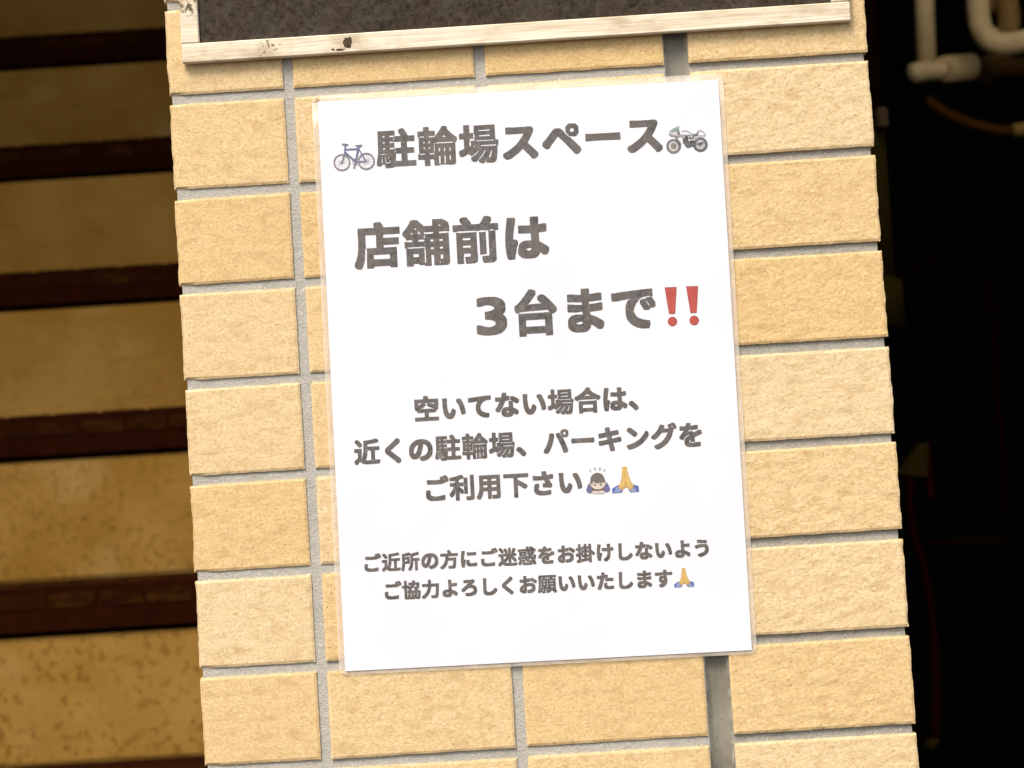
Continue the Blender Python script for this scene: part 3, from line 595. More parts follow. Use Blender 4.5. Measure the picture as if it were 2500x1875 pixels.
  '利': '%p#J%l#K%i#N%b#d%b#x%b#|%d#}%f#}&9#~&>$$&?$+&@&y&A&{&E&{&o&{&r&y&s&u&s#n&q#b&n#Z&g#R&c#O&Y#M&E#J $=#K$9#L$8#N$7#R$8$A$<$a$=$g$:$e$.$A#z$-#l#z#X#z#V#z#R$##G$7#G$K#V$]#g$q#y%4$&%F$&%H$$%H#R%I#O%J#N%N#N%v#P%y#R%y$5%z$7%z$7%|$7&5$7&7#r&3#X&3#T&3#R&7#L&G#L&[#N&_#R&a#v&g$K&q$^&v${(#%4(#%6&~%I&k%I&i%J&[%J&Y%x&Y%z&Y%|&W%|$E%z$B%x$B%N$B%L$B%J$E%J$M%N$e%J$y%I%F%H%H$u%I$k%J$i%J$i%G$m%D$u%?%D$w%H$o%H$m%G$e%H$[%C$M%<$C%:$C%*$C%($C%#$E$r$S$k$_$i$b$i$a$k$S$j#N$i#L$e#L %K%P%L%P%N%R%P%]%O%j%M%p%L%s%I%n%G%f%H%X $k%z$m%z%H%z%I%|%I&$%I&O%H&R%.&I$k&A$k&?',
  '前': '$I#K$E#P$C#V$A#f$B#n$@#z$A#|$C#}$g#~$i$$$i$5$i$7$g$8$=$8$;$7$:#|$7#n$8#_$:#T$:#P$8#L$5#L#j#L#f#M#e#P#e%r#f%t#h%t#x%q%,%q%2%q%<%t%=%t%?%r%?%n%>%]%>$?%@$1%@#f%?#]%<#X%6#Q%,#M%%#L$m#L$g#K %j#K%f#P%^#d%^#x%_#|%b#~%p#|%|#~&/#~&3$$&5$)&5$A&5%]&5%v&3%x%|%x%r%{%j%|%]%{%P%y%@%y%,%|#x%|#p%{#f%x#P%x#N%z#N%~#N&I#N&K#P&M#R&M#b&M$/&M$5&L$6&M$&&c$&&w$)&y$-&|$=(&$U(&$W($$a&w$q&c$w&U$z&M%R&M%T&N%X&R%]&W%m&q%r&~%v(&%x((&5((&G&}&K&z&M&w&M&c&C&O&B&M&y&M&{&M&}&K&}%z&y%x&k%x&i%w&h%v&h#d&h#_&d#X&^#S&W#O&Q#M&I#L&;#L&7#K %P$,%M$/%M$1%O$?%O%Z%N%f%N%n%P%q%R%q%]%o%h%n%|%q%~%p&#%l&#$A&#$/%~$-%|$,%p$.%b$, $7$c$k$c$m$e$m$o$k$q$i$q$7$q$6$o$6$m$6$e $7%<$k%;$m%>$m%H$k%I$i%I$7%I$6%H$6%F$6%> &J%v&Q%u&Y%w&_%x&a%z&a%z&Y%}&Q&#&C%}&=%|&<%z&<%z&A%w',
  '力': '#f#I#O#_#O#v#R#z#s$3$+$F$>$[$J$q$U%0$a%L$d%_$c%b$a%b#Z%b#X%d#X%h#X&5#Z&9#_&:$i&:$j&;$j&=$j(#$m(%$o(%%<(%%@(%%B(#%B&}%B&=%C&;&k&:&o&:&p&9&q&5&q%z&p%t&p%h&o%d&o%T&n%P&n%D&m%@&k$s&e$9&a#|&]#p&X#f&U#b&K#U&A#N&1#L%]#L%V#M%F#M%D#M%B#P%:#j%:#~%<$%%>$&%X$&%_$%%t$$%~$)&%$/&+$=&1$Y&6%.&9%V&9%_&7%b%B%b%@%_%>%H%:%0%3$s%($U$s$;$]#|$=#^#|#I',
  '協': '$Q#J$M#K$I#N$E#L#z#L#v#L#u#N#t%R#r%T#N%U#L%V#K%X#K&$#L&)#P&*#r&+#t&+#t&{#u(##x(%#|(&$E(%$G(%$I(#$J&{$J&+$K&+$g&+$o&)$q&&$r%r$s%p${%t%-%~%6&+%8&/%6&0%0&0$q&/$i&0$g&1$e&5$f&Y$g&]$k&]%H&^%I&c%J&i%M&}%M(#%P(%%x(&%|(%%~(#%~&}%~&g%~&c%~&^&k&]&o&]&p&Y&p&W&p&=&m%z&i%_&f%R&_%J&U%C&N%@&N%2&N%0&O%0&y%/&|%.&}%,&~$e&}$^&|$I&|$E&z$$&w#f&v#_&s#W&i#M&e#L&Y#K&1#K&,#P&*#X&)#[&&#]%t#M%r#L%]#L%V#P%P#L%F#K$}#J$y#K$w#N$t#V$s#Y$c#K $F#v$G#v$I#v$M#~$S$/$^$O$b$Y$a$]$M$]$J$[$I$7 %(#x%,#x%2#x%4#z%6$$%:$9%=$U%>$a%<$c%6$c%4$^%3$K%/$5%-$-%(#z &;#z&C#y&F#|&I$)&N$A&N$M&P$Q&P$a&O$b&G$b&F$a&E$S&A$5&:#|&:#z %a#~%b#~%b$#%d$(%l$9%v$^%t$_%j$a%g$^%f$I $G$e$I$f$J$i$L$s$K$}$I%($G%)$E%#$C$w$D$m %a$q%b$q%c$s%c$u%b$w%_$u $J%0$K%0$O%0$e%0$h%0$h%8$a%D$X%L$W%T$W%U$K%U$J%T %=%0%>%0%B%0%v%0%x%0%y%8%y%>%v%@%n%A%l%B%k%D%f%T%f%b%h%n%j%q%~%p&&%p&1%p&5%t&8%~&:&-&9&/%x&/%u&/%l%u%j%r%c%n%_%f%Y%_%L%Q%=%F%=%B &3%H&5%H&:%H&7%I',
  '台': '#|#K#y#N#y#P#y%8#v%:#l%:#i%<#f%?#_%R#_%j#c%n#n%t#z%~$3&8$M&W$m(&$o((%*((%<&{%B&w%B&^%/&E$u&+$m%}$_%v$]%t$^%s$e%t$m%v${%v%#%w%J%x%P%y%]%y%d%x%k%x%h%|%]&%%K&7%K&K%O&Q%b&[%x&[&#&U&4&G&S&&&g%l&v%V&v%@&u%>&a%.&U%.&S%,&S#N&Q#L&O#K%~#K%|#L%{#N%{#Z%x#]$S#]$Q#]$P#Z$P#N$O#L$M#K $Q$5%z$4%{$5%{$7%{$a%z$c%x$c$Q$c$P$a$P$^$P$7 $*%6&A%8&=%?&8%F&3%I&)%I&$%H%6%F%2%E$m%E$i%D$M%C$;%A$5%B$)%?#z%:#|%8',
  '合': '$$#K#~#N#~#P#~%.#~%0$$%2$&%3$=%3$G%1&)%1&7%3&I%3&O%3&Q%1&R%.&R#R&R#N&P#L&M#L%~#L%{#N%z#P%z#]%x#^$Y#^$W#^$U#]$U#N$T#L$Q#K $V$5%x$4%z$5%z$7%z$[%x$^%v$^$W$^$U$[$U$Y$U$7 #_%6#K%L#K%d#L%f#R%k#h%s$$&#$8&1$O&A$b&O$t&c$}&m%/(#%4(&%J(&%]&y%b&u%b&[%p&O&&&@&9&5&S&$(#%m((%j()%h()%P&{%F&t%<&q%9&Y%9&?%E&>%D&;%@&7%@&)%B$G%B$;%@$7%A$5%C#v%6 $m%n$q%n%(%r%.%r%L%r%a%n%f%n%h%n%^%t%L%{%<&/%:&/%(%z$u%t',
  '場': '%J#I%F#J%B#O%4#X%4#Z%3#h%6#n%>#r%D#w%P$)%U$/%c$?%k$M%p$W%p$Y%p$Y%l$Y%h$W%Y$A%P$5%@#}%5#t%2#n%1#h$}#[$w#X$c#X$Q#h$O#l$O#~$Q$&$W$*$a$,$i$0$u$9%)$G%3$S%6$W%5$Y%2$Y%.$W%%$N$c$4$W$2$O$2$=$@$;$A#l$-#V$-#R$.#P$3#I$E#I$[#N$a#p$o#v$r#v$s#v%b#v%d#t%d#T%e#R%e#O%f#O%j#O&5#P&8#R&9#t&:#v&;#w&y#w&}#z&~$G&~$I&~$K&}$L&y$L&;$M&:$O&:$p&9$p&=$q&s$q&u$s&w&e&x&g&w&j&u&k%V&m%U(#%T(%%R(&%N(%%*(#%&&{%%&z%#&y$g&y$c&u$9&q#v&m#d&g#X&^#P&W#M&O#K%x#L%v#L%t#N%p#^%l#U%]#J &-#z&5#z&;#~&>$+&E$C&H$S&H$W&G$Y&C$Y&B$W&9$;&3$-&-#~ $l${$m$z$s%#$v%($v%*$j%*$j%( %K%#&c$~&o%$&s%&&s%(&k%+&c%-%P%-%L%+%J%(%I%# $H%%$I%%$O%($S%*$S%,$R%0$S%@$P%P$Q%R$S%T$o%S$q%T$r%h$u%t$v%~$t&-$q&7$o&7$m&3$k&$$k%t$n%j$m%g$i%f$M%e$K%d$K%R$H%H$G%> $]%*$a%*$c%*$c%,$^%,$]%, %*%N&Q%M&^%O&a%P&a%R&Y%T&Q%U%,%U%#%T$z%R$z%P$|%P %A%v&;%v&=%x&=%~&=&$&;&%%@&$%?%~%?%x%@%v %A&E&;&F&=&G&=&M&=&O&;&P%@&O%?&M%?&G%@&F',
  '店': '#]#K#L#V#G#Z#G#p#G#t#R$/#X$C#_$W#c$k#f%,#f%6#g%:#g&S#g&W#h&X#l&Y$}&Y$~&[$|&c$|&w$|&y%#&{%%&}%8(%%L(%%P(%%T&}%_&m%f&^%j&Y&w&Y&y&Y&{&W&|&U&|&-&|&+&y&(%f&(%d&&%c&$%c%n%d%l&m%l&q%l&s%j&s%>&s%<&q%9&a%9&O%9%f%9%d%9%c%8%c%*%d%(&O%(&[%(&a%(&c%%&c#T&c#R&a#P&[#O&3#O&/#R&/#Z&-#[$y#[$w#[$u#Z$u#R$t#P$q#N$G#N$C#P$B#T$B$)$F$q$C%#$C%%$G%(%,%(%.%)%/%~%.&&%,&($C&($@&&$?&$$?%*$9$s$:$k$9$g$7$E$4$-$2#~$)#d#{#P#x#L#t#K#b#K $v$3&-$2&/$5&/$O&-$Q&+$Q$w$Q$u$O$u$M$u$5 %@&/%D&.%L&.%P&.%Q&/%L&1%D&1%@&1%?&/',
  '惑': '$g#N$c#O$U#P$K#R$E#U$=#_$<#d$:#n$>$$$A$A$A$G$?$K$<$G$<$?$3#p$.#d$##T#|#S#h#S#T#^#P#d#P#x#Y$+#_$5#f$E#k$S#h$S#T$T#R$T#P$W#O$c#N%##O%%#P%(#R%)#f%+#j%,#v%)$1%)$?%*$E%*$S%,$Y%+$i%-$o%-%#%/%%%/%)%2%)%2%(%3%#%4$m%4#~%2#v%1#n%.#k%.#j%2#i&&#h&(#V&)#T&)#S&+#S&U#T&W#X&W%,&X%-&Y%-&}%.(%%2(%%V(&%Z(%%^&}%_&u%[&e%^&U%_&T%l&S%z&R%}&S%{&S%l&X%f&]%c&o%c&s%p($&+($&1(#&I&r&U&i&]&c&^&Y&^&X&w&W&y&W&z&S&z&+&y&)&w&)&a&(&^&&&]%r&Z%l&P%V&L%N&H%J&F%F&;%6&;%4&C%.&G%+&J%,&M%4&P%J&Q%L&S%L&i%L&z%D&~%@&~%(&|$s&y$g&v$a&q$Y&k$S&c$O&a$M&r$3&|#x&|#b&w#[&g#U&O#U&K#U&I#X&A#l&?#x&9$-&9$)&;#z&:#v&;#p&;#l&:#f&4#Z&/#V&)#Q%~#P%r#N %M#z%P#z%]#|%h$#%j$)%k$-%k$1%m$7%l$:%k$9%i$3%X$$%P$%%H$$%:$,%*$8$u$B$o$D$o$D$n$C$n$+$o$)$q$%${$#%:#~ %o$C%r$C&$$C&%$E&&$U%n$g%[$W%]$U%n$H $j$Q$k$P$k$Q$l$[$o$a$o$c$m$c$g$c$c$b$I$a$E$^$3$[#~$^#|$]#y$Y#|$X$)$X$1$W$=$R$=$R$@$U$C$W$K$V$f$W$j$U %:$c%<$b%;$e%4$k%,$k%+$i %D%6%F%5%K%8%L%:%E%H%@%T%<%l%9&+%8&,%,&-${&/#~&/#v&.#r&+#v&)#~&(${&(%,&*%.&*%1&&%4%V%5%:%6%8%@%7 $:%T$c%T$d%V$d%b$a%c$;%c$9%b$9%_$9%V %u%h%v%g%y%n&#%z&&&&&&&(%p&(%n&&%u%n &F&+&Q&+&R&-&Q&-&M&/&?&0&:&/&=&-',
  '所': '#b#J#]#K#R#S#J#Y#H#]#G#_#H#t#N$)#U$A#Y$W#[$k#]$u#]$y#^%0#^%6#^&Y#_&_#d&b$)&g$G&m$Y&r$u&z%.&z%0&z%@&g%A&c%B&c%f&i&&&p&?&w&Q&}&e&}&i&}&z&g&z&S&z&Q&y&N&s&K&a&E&?&=%l&4%k&3%k&1%k%p%l%n&{%m(#%m($%j(%%B($%>&}%<&{%<&[%;&Z%:&Z#R&Y#M&U#L&-#L&+#L&)#N&(%:&&%;%n%;%l%;%k%:%k%#%j$y%i$m%f$Q%b$=%]$/%T#v%H#_%8#L%4#K$}#K$k#Z$i#_$i#t$t$&%#$;%+$K%/$[%2$i%2$l$7$k$5$k$4$e$3$U$1$A$+#z#~#_#x#P#t#K#r#K %1$o%2$n%4$o%8$u%9$}%9%,%:%0%:%v%9%~%7&-%6&E%4&F$y&@$k&=$=&8$7&8$3&7$2&5$2&-$3&,$k&/%.&.%0&.%1&-%2&+%/%|%/%t%/${ $5%@$7%?$[%?$[%B$[%X$Y%Y$5%Y$5%V',
  '掛': '#]#J#X#K#V#N#P#_#P#x#P#z#T#{#p#|#r#|#t#~#t$&#t$^#t$a#r$a#d$[#P$]#N$^#K$e#G$s#G%.#H%2#L%4#n%>#t%@#t%h#r%j#P%k#L%l#L%p#L&9#L&=#P&>#r&?#t&?#u&}#u(##x(%#|(&$C(%$G($$H&}$I&O$G&>$I&<$Q&<$U&=$U&=$T&O$T&Q$W&S${&T$}&U$~&{$~(#%%($%L(%%P(#%Q&{%R&U%R&T%V&T%p&T%s&U%t&{%t(#%v($&C(%&G($&H&}&H&{&I%r&N%l(*%>(+%<(,%8(+%*(+%%&z$q&w$m&u$m&a$m&P$}&K%)&I%,&G%,&I${&I#P&H#L&E#K&C#K%x#K%v#K%t#N%t#P%s#n%r#o%r#o$a#]$I#]$>#P$9#M$3#L$&#J $E#j$G#i$H#l$H#t$H#~$F$&$E$($E$($C#~$B#z$C#n $I$3$M$3$y$9$}$:$}$;$}$M$}$O$U$P$S$P$P$Q$P$S$S$g$S$w$Q$x$G$u$E$s$F$a$H$S %S$?%n$C%t$C%u$G%u$Q%R$P%Q$O%Q$A%R$@ %y$^%{$a%|$g%{$m%z$q%x$o%w$i%x$c $Y${$^$z$f$}$c$~$[$~$Y$} $m%#${$~$}%#$~%>$}%B$o%B$m%A$l%% %R%#%T%#%r%#%s%%%s%@%p%A%R%A%R%> %3%H%<%G%@%G%B%H%>%J%8%J%3%J%2%H $E%H$M%J$P%L$P%j$S%k$Y%k$[%k$_%l$^%n$Y%o$S%n$G%n$E%n$D%T$D%J %{%T%|%T%}%V%}%Z%|%]%z%X $h%p$k%p$}%p$}%r$}&&${&&$i&&$h&$ %R%p%T%p%r%p%s%r%s&&%p&&%R&&%R&$ %w&3%x&2%y&3%{&;%z&E%x&I%v&G%t&?%u&9',
  '方': '#b#J#W#T#L#_#L#v#P#z#o$1$#$A$3$W$?$v$H%6$M%R$P%p$O%r$M%r#V%r#S%t#S%x#S&C#T&G#X&H$|&I$}&I$}&M$s&c$s&y$y&}%.((%D((%H((%J(%%R&s%a&W%b&S%b&I%d&H&u&H&w&H&y&G&z&C&z%v&y%t&w%r%0%r%.%r%-%p%+%Z%,%W&S%W&W%W&Y%T&Y%<&W%.&W%#&V${&V$s&U$o&S$O&N$)&J#r&G#i&@#]&9#U&3#Q&/#O&)#N%|#N%x#M%D#M%>#N%2#N%/#N%,#R$~#j$~$$%%$&%($&%B$&%F$%%b$$%l$*%r$9%w$K%z$^%}$}%|%#%z%$%(%$%%%#%#$}$z$e$p$G$f$5$U#z$A#d$1#U#z#K#v#J',
  '用': '#]#I#W#N#H#Z#H#r#H#t#R$$#W$-#^$=#h$U#k$c#n$u#o%.#p%2#p&e#q&i#t&k#v&k&e&k&i&j&j&i&j&e&j#f&i#_&f#Z&Y#P&S#N&M#M&A#L%f#L%b#L%_#M%]#P%Z#V%Z#_%X#h%Y#r%V#~%Z$#&/$#&3$%&5$&&7$-&7$Q&7$R&5$S%V$S%T$S%S$Q%S#~%P#v%O#p%Q#b%S#V%S#P%P#M%N#M%##M$|#P$|#R${$R$y$S$E$S$C$Q$?$9$8#|$.#f$%#X#x#M#t#I $H%,${%,$|%.${%F$y%G$H%F$G%F$G%B$G%. %T%,&5%+&7%.&7%F&5%G&3%G%T%G%S%F%S%D%S%. $H%z${%z$|%|$|&7${&8$y&8$I&8$G&7$G&5$G%| %T%z&5%z&7%|&7&7&5&8&3&8%T&8%S&7%S&5%S%|',
  '空': '#X#U#V#X#V#_#V$&#V$)#X$,$x$-$y$/$y$a$y$d$w$e#~$e#|$f#z$i#z${#x$|#l$|#g%##Y%8#Y%N#V%T#V&S#V&W#X&X#]&Y$p&Y$q&[$n&g$n&y$o&|$u(#%*((%@((%D((%H(#%X&a%Z&[%]&Y&q&Y&u&Y&v&W&w&S&w%Z&s%W&o%W&c%[&O%]&Q%Z&^%V&i%T&m%T&s%P&t%L&t%8&c%#&W%#&U$~&T$i&S$g&Q$e&O$e%T$e%R$d%R$a%R$/%S$-&u$,&w$)&w$&&w#Z&u#V&s#U&q#U $<%4$C%5$i%:%n%:&9%5&>%4&>%6&+%>%o%F%F%[%A%_%@%d%@%x%D%|%O&&%Q&)%P&*%D&(%.&($o&.$K&($1&($/&&$/%h$3%j$I%x$g&*$o&)$u&*$y&*$}&%%.%}%0%z%0%d%)%Z$g%E$A%7 #g%P#l%O#r%P#z%S#|%T#{%V#z%V#l%T#e%R#d%P &@%p&A%o&B%r&B&&&A&(&-&)%_&.%V&,%S&+%]&(%f&(%v&#&/%y',
  '舗': '%,#K%&#L%%#N%$#R%##S$Y#T$W#V$V#]$S#^$1#^$1#]$0#P$/#M$-#M#b#M#_#M#[#N#Z#R#Z$q#Z$s#R$t#Q$w#Q%B#R%E#V%E#b%E#p%C$-%C$.%D$.%N$-%P$)%P#p%P#d%N#_%N#^%R#]%_#V%b#F%r#F&-#V&=#i&Q#w&i$%&}$+(%$U(%%#&W%*&S%,&S%d&S%d&U%e&}%e(#%h(%&3(%&7($&K(%&O($&b&w&o&n&z&e&{&a&|&S&~&Q(#&O(#&)(#&&&}&$&u&$&k&(&a&(&7&(&5&&&5&$&5%x&7%w&e%w&k%w&u%z&w%z&y%x&z#b&x#Z&v#V&o#O&i#M&c#L&9#K&1#L%h#M%e#N%e#R%f#f%f$:%d$<%T$<%S$;%R$9%S#N%R#L%N#L &4#Z&5#[&6#b&4#l&3#m&3#m&1#j&2#d %(#_%*#_%+#b%-#l%-$a%+$k%*$y$s$z#p$z#j$y#d$w#d$u#f$t#p$q$}$r%%$q%&$o%&$m%$$a%$#l%%#f &9#z&G#z&I#|&J$7&I$;&;$;&9$:&8#~ $1$3$3$3$U$3$V$5$V$G$S$H$1$H$1$E %Q$g%T$f%f$f%g$i%g$s%d$s%R$s%Q$q &6$g&9$f&K$f&L$i&L$s&I$s&7$s&6$q %,%(%.%*%.%.%.%2%,%6%+%4%+%0%+%, %Q%@%T%@%f%@%g%B%g%L%d%M%R%M%Q%J &6%@&9%@&K%@&L%B&L%L&I%M&7%M&6%J $X%D$[%C%%%C%(%D%(%N%%%P$Y%P$X%N %(%V%(%V%*%X%,%d%,%j%(%p%%%l%$%f%%%] %(%v%*%v%.%w%f%w%h%x%h&&%h&(%f&(%,&(%(&#%$%|%$%z $q%x$u%w$w%x$u%z$s%z$p%x $#%x$+%x$0%x$0&&$/&+$-&+$&&#$#%z $X%z$e%y$h%z$g%~$W&6$W%| $?&=$K&=$N&=$N&?$K&E$E&I$@&A &5&O&H&O&;&W&5&Z&5&Y&4&W&4&Q',
  '輪': '$-#K$)#L$&#P$%$&#~$(#P$)#L$*#L$-#L$Q#L$S#N$U#T$V#V$Y#V&-#T&/#P&1#O&3#O&[#P&^#T&^$$&_$$&c$%&}$%(#$)(%$Q(%$T(#$T&}$U&a$W&_%%&^%(&^%*&[%*&Y%+&?%)&5%%&3$u&3$m&4$Q&4$P&3$P&+$S&*$k&*$w&,$y&,$}&)%&&+%7&A%H&U%R&e%c&}%h((%j((%~((&1&~&5&y&6&i&7&e&;&a&S&F&l&1(%%}()%x()%d&{%X&u%O&t%L&t#b&q#Y&o#T&j#P&e#N&^#M&;#M&9#M&5#P%z#Q%t#S%p#Q%N#Q%I#R%H#Q%F#L%B#L$y#L$v#N$v#P$u$&$s$($W$($U$&$T#P$T#N$Q#L$O#L %G#V%H#U%K#Z%M#h%N$?%M$A%L$A%D$A%C$?%C#h%C#b %s#X%t#X%v#Z%y#h%z$?%y$A%x$A%r$A%p$?%p#h%p#b &B#v&G#w&I#x&I#z&I$?&G$A&A$A&@$?&@#x&A#w $}$;%#$;%#$=%#$A$}$D$|$A$|$= #k$Q$+$Q$+$S$+$Y$)$[#j$Z#b$Y#Z$W#Y$U#Z$U#b$R $R$Q$y$Q$z$S$z$Y$y$[$Q$Z$P$Y$P$S$Q$Q $z$e${$d${$e$}$k$}%<$|%F$|%J%#%K%0%N&e%M&k%P&g%R&a%R&U%Y&Q%W%8%X%.%P$z%R$y%P$y%D$x%<$x$k %E$g%L$g%M$i%M%%%L%(%D%(%C%%%C$i%D$g %r$g%x$g%y$i%y%%%x%(%r%(%p%%%p$i%p$g &B$g&I$g&I$i&I%%&G%(&A%(&@%%&@$i&A$g $$%#$+%#$-%#$-%0$-%2$$%2#~%2#~%%#~%# $N%#$S$~$W%#$W%.$V%2$Q%3$M%2$M%( $$%T$+%T$-%T$-%b$-%d$$%d#~%d#~%V#~%T $N%T$S%S$W%T$W%_$V%d$Q%e$M%d$M%X %j&&&$&&&%&&&%&)%|&0%u&7%t&7%j&+%i&) #k&+$)&+$*&-$*&3$&&5#j&4#b&3#[&1#Z&/#[&/#d&,',
  '近': '#b#P#]#Q#Z#R#K#j#K#~#N$)#Z$4#j$@#x$J#|$M#|%2#z%3#T%4#P%5#O%8#N%<#O%b#P%e#T%f$K%g$O%f$Q%d$R%_$R${$M$I$M$E$O$D$O$E$T$O$[$g$d%,$h%B$k%f$k&g$l&k$o&m$q&n%:&q%p&w&3&|&I(%&^(%&b(%&m&w&v&m&v&Y&v&W&u&T&q&S&g&P&A&I%t&D%R&A%H&@%D&?%C&=%C%~%D%|%F%|&y%|&{%{&~%z&~%v&~%P&~%N&}%K&y%K&C%J&B%J&B%H&B$/&C$.&G$.&e$1&}$0(%$/(&$+(&#t&|#]&{#Z&y#X&q#W&C#U&=#T%l#T%f#T%L#S%H#T%0#T%##V$m#Y$^#^$M#h$9#v$5#t$-#l#t#Q#r#Q &$$$&-$#&5$&&7$)&5$*&/$,%|$+%v$)%v$&%z$% %P$+%T$+%b$+%j$,%k$-%k%H%k%J%j%J%D%J%B%J%A%B%?%.%<$s%9$e%1$I%&$3%($1%*$0%2$.%B$, $b$1$e$0$e$1$]$5$]$5$]$3 $5%v$1%w$.%z#|&1#r&=#Y&U#Y&m#^&q#n&z$$&z$)&z$/&t$I&W$Z&A$Z&-$Y&)$E%w',
  '迷': '#]#J#Z#K#W#L#F#f#F#x#H#~#_$9#x$K#x%:#v%<#R%=#N%>#M%@#L%D#M%h#N%l#P%m#R%n$/%n$7%l$G%m$K%q$M%r$m%s$n%t$m%x$b&7$_&A$U&O$T&S$T&e$T&i$Y&l$g&p$i&q%#&p%(&m%1&^%;&I%A&5%B&+%B%z%@%v%:%s%*%p%%%p$}%n$}%n%%%l%:%o%J%o%J%r%J&&%G&G%G&y%G&{%H&}%N&~%t&}%v&}%x&{%y&w%x&?%t%~%t%p%v%n&)%n&;%l&>%n&=%o&+%q&#%t%}%x%|&)&(&?&.&K&<&m&?&r&C&s&U&s&e&o&n&k&p&g&p&Q&P%t&S%s&u%r&y%q&z%l&y%D&w%B&u%B&K%A&?%C&=%B&K%8&i$v&{$a&}$[&}$I&y$C&k$7&i$7&a$7&Y$7&S$7&N$;&A$K&$$m%z$y%v$|%v$y%x$k%y$)%z$(&+$(&1$(&K$*&O$*&a$+&i$,(($,(*$+(*$)(*#p&~#V&}#T&y#R&o#Q&;#O&7#N%0#N%##P$o#R$c#U$W#X$K#a$5#q$1#p$+#i#r#K#n#K %W#z%_#z%f#z%l#|%m#|%m#~%j$#%d$$%X$$%R#~%R#|%T#| %8$)%D$(%F$)%G$^%J$w%J$w%H$s%=$[%.$I$|$=$p$3$p$1$y$.%%$, $Y$5$[$4$]$5$T$?$K$F$I$H$H$C$J$? $H$M$I$L$J$O$I$Q$G$O $M$c$O$d$U$i$e$w$u%.%(%>%*%B$Q%A$N%@$N$k$M$e $J%J$K%I$M%L$O%V$N%]$K%d$K%d$I%b$G%V$H%N $-%x#p&=#V&Y#V&o#Y&q#l&}#~&}$%&}$3&o$K&S$V&?$W&7$W&/$W&-$U&+$A%x$?%x$7%y$/%x',
  '願': '%8#J%4#L%##]%##_%%#j%%#p%+#t%(#y%%#~$~$1$x$K$u$P$u$M$y#~$y#j${#_$z#X$w#U$s#Q$o#M$g#K$9#L$6#N$5#P$1#]$0#f$/#f$&#g#~#i#|#h#u#V#r#R#p#Q#Z#Q#K#]#G#b#G#v#M$/#R$A#U$Q#Y$w#Z%*#Z%0#[&o#_&r#b&s&}&r(#&q(#&m(#&G&~&C&{&C&s&C&e&F&C&F&A&C&>&;&?&9&A&9&c&9&s&<&u&<&v&9&v$3&u$/&q$-&p$+(*#p(*#Z(%#U&s#K&[#K&J#]&?#h&/#v&-#w%|#l%q#d%V#P%J#K $B#v$E#u$K#u$O#v$O#x$O$-$S$S$R$g$Q$h$=$i$7$g$;$d$M$a$O$^$P$[$M$C$I$-$B#x %8#x%8#w%<#w%A#z%C#|%@#| &,#~&-#}&/$$&3$1&3$2&*$3&&$1 %K$)%N$)%T$-%W$1%W$3%P$3%K$3%J$- #y$)#z$)#|$+$$$5$)$E$/$a$2$g$/$h$-$k$/${$/&$$.&-$+&0$*&-$(&&$(%($&${$)$k$$$G %E$=%F$=%F$?%D$U%D$i%F$u%F&$%E&+%B&0%@&+%?&$%?$u%A$i%@$g%:$f%9$e%?$U %m$W&I$V&J$Y&J$e&I$f&G$f%n$f%l$e%l$c%l$Y $u$a$w$_%($e%.$e%0$g%,$h$w$h$u$g $Q%.$u%.$w%0$w%:$u%<$Q%<$P%:$P%8$P%0 %m%0&I%/&J%2&J%:&I%<&G%<%n%<%l%:%l%8%l%2 $Q%b$u%a$w%d$w%n$u%o$Q%o$P%n$P%l$P%d %m%b&I%b&J%d&J%n&I%o&G%o%n%o%l%n%l%l%l%d $-&7$G&7$I&9$K&C$I&E$-&E$,&C$,&A$,&9 $x&7%.&7%8&8%B&8%F&:%R&9%l&9%m&;%o&E%n&F%j&F%R&F%B&D${&E$z&C$x&?$w&9',
  '駐': '$=#L$;#M$8#P$3#b$2#l$1#m#x#m#t#c#r#_#p#_#Z#_#P#d#L#g#K#j#K$$#R$G#W$g#Z$o#[&q#]&s#b&s%2&s%4&q%4&o%4&K%4&G%2&F%(&I$q&I$c&I$b&G$b&?$c&=%(&=%*&>%,&@%4&B%_&C%d&C%b&I%R&a%R&u%X&{%h(%%|(%&%&}&*&w&A&Q&B&O&C&E&C&C&w&B&{&B&|&?&|%t&|%r&{%o&w%n&=%n&;%n&;%<&=%<&q%;&s%;&u%8&u%6&v$o&u$k&q$i&=$h&;$g&;$-&;$+&=$+&}$+(%$*(&$&(&$$(&#X(%#V&}#V%*#U%##S$y#N$s#M %&#l%(#p%(#t #v#v#x#u#y#z#|$+#{$1#{$G#{$O#z$R#x$Q#x$M#v$1#u$)#u#~ $=#v$C#u$U#v$Z#x$^#z$d$/$c$1$[$2$Y$1$Z$&$W$#$U#}$O#|$?#~$>$$$?$1$=$;$:$K$7$U$5$U$9$7$9$/$;$)$;#z %4$+%6$+%:$+%b$+%d$+%d$e%d$h%:$h%8$g%7$^%5$A%4$1 $W$;$X$;$X$?$V$G$P$U$M$Y$M$W$T$A $h$a$i$a$j$c$j$k$i$k$e$k$d$k$d$i #z$c$$$c$1$c$7$f$=$g$I$f$N$k$N$k#l$j#h$i#h$i#i$g %3$s%4$s%5$u%7${%7%%%4%*%4%*%2%)%1%#%2$w $+%4$-%3$9%3$:%6$:%>$7%?$+%?$+%< $b%4$e%3$s%3%0%5%0%6%2%:%4%;%d%<%d%>%d%n%b%n%.%o%%%r$u%s$c%s$b%r$b%h$c%g$u%g%*%j%.%h%.%f%/%B%.%>%,%=$u%?$c%?$b%< $+%h$-%g$9%g$:%j$:%r$7%s$+%s$+%p %*%|%*%|%,%}%.&)%-&/%*&4%(&1%&&-%(&& $+&=$-&=$9&=$:&?$:&I$7&I$+&I$+&G',
}
GN, GX0, GY0 = 320, -0.12, -0.24
ABC = [chr(i) for i in range(35, 127) if chr(i) not in "\\'\"`"]
DEC = {c: i for i, c in enumerate(ABC)}
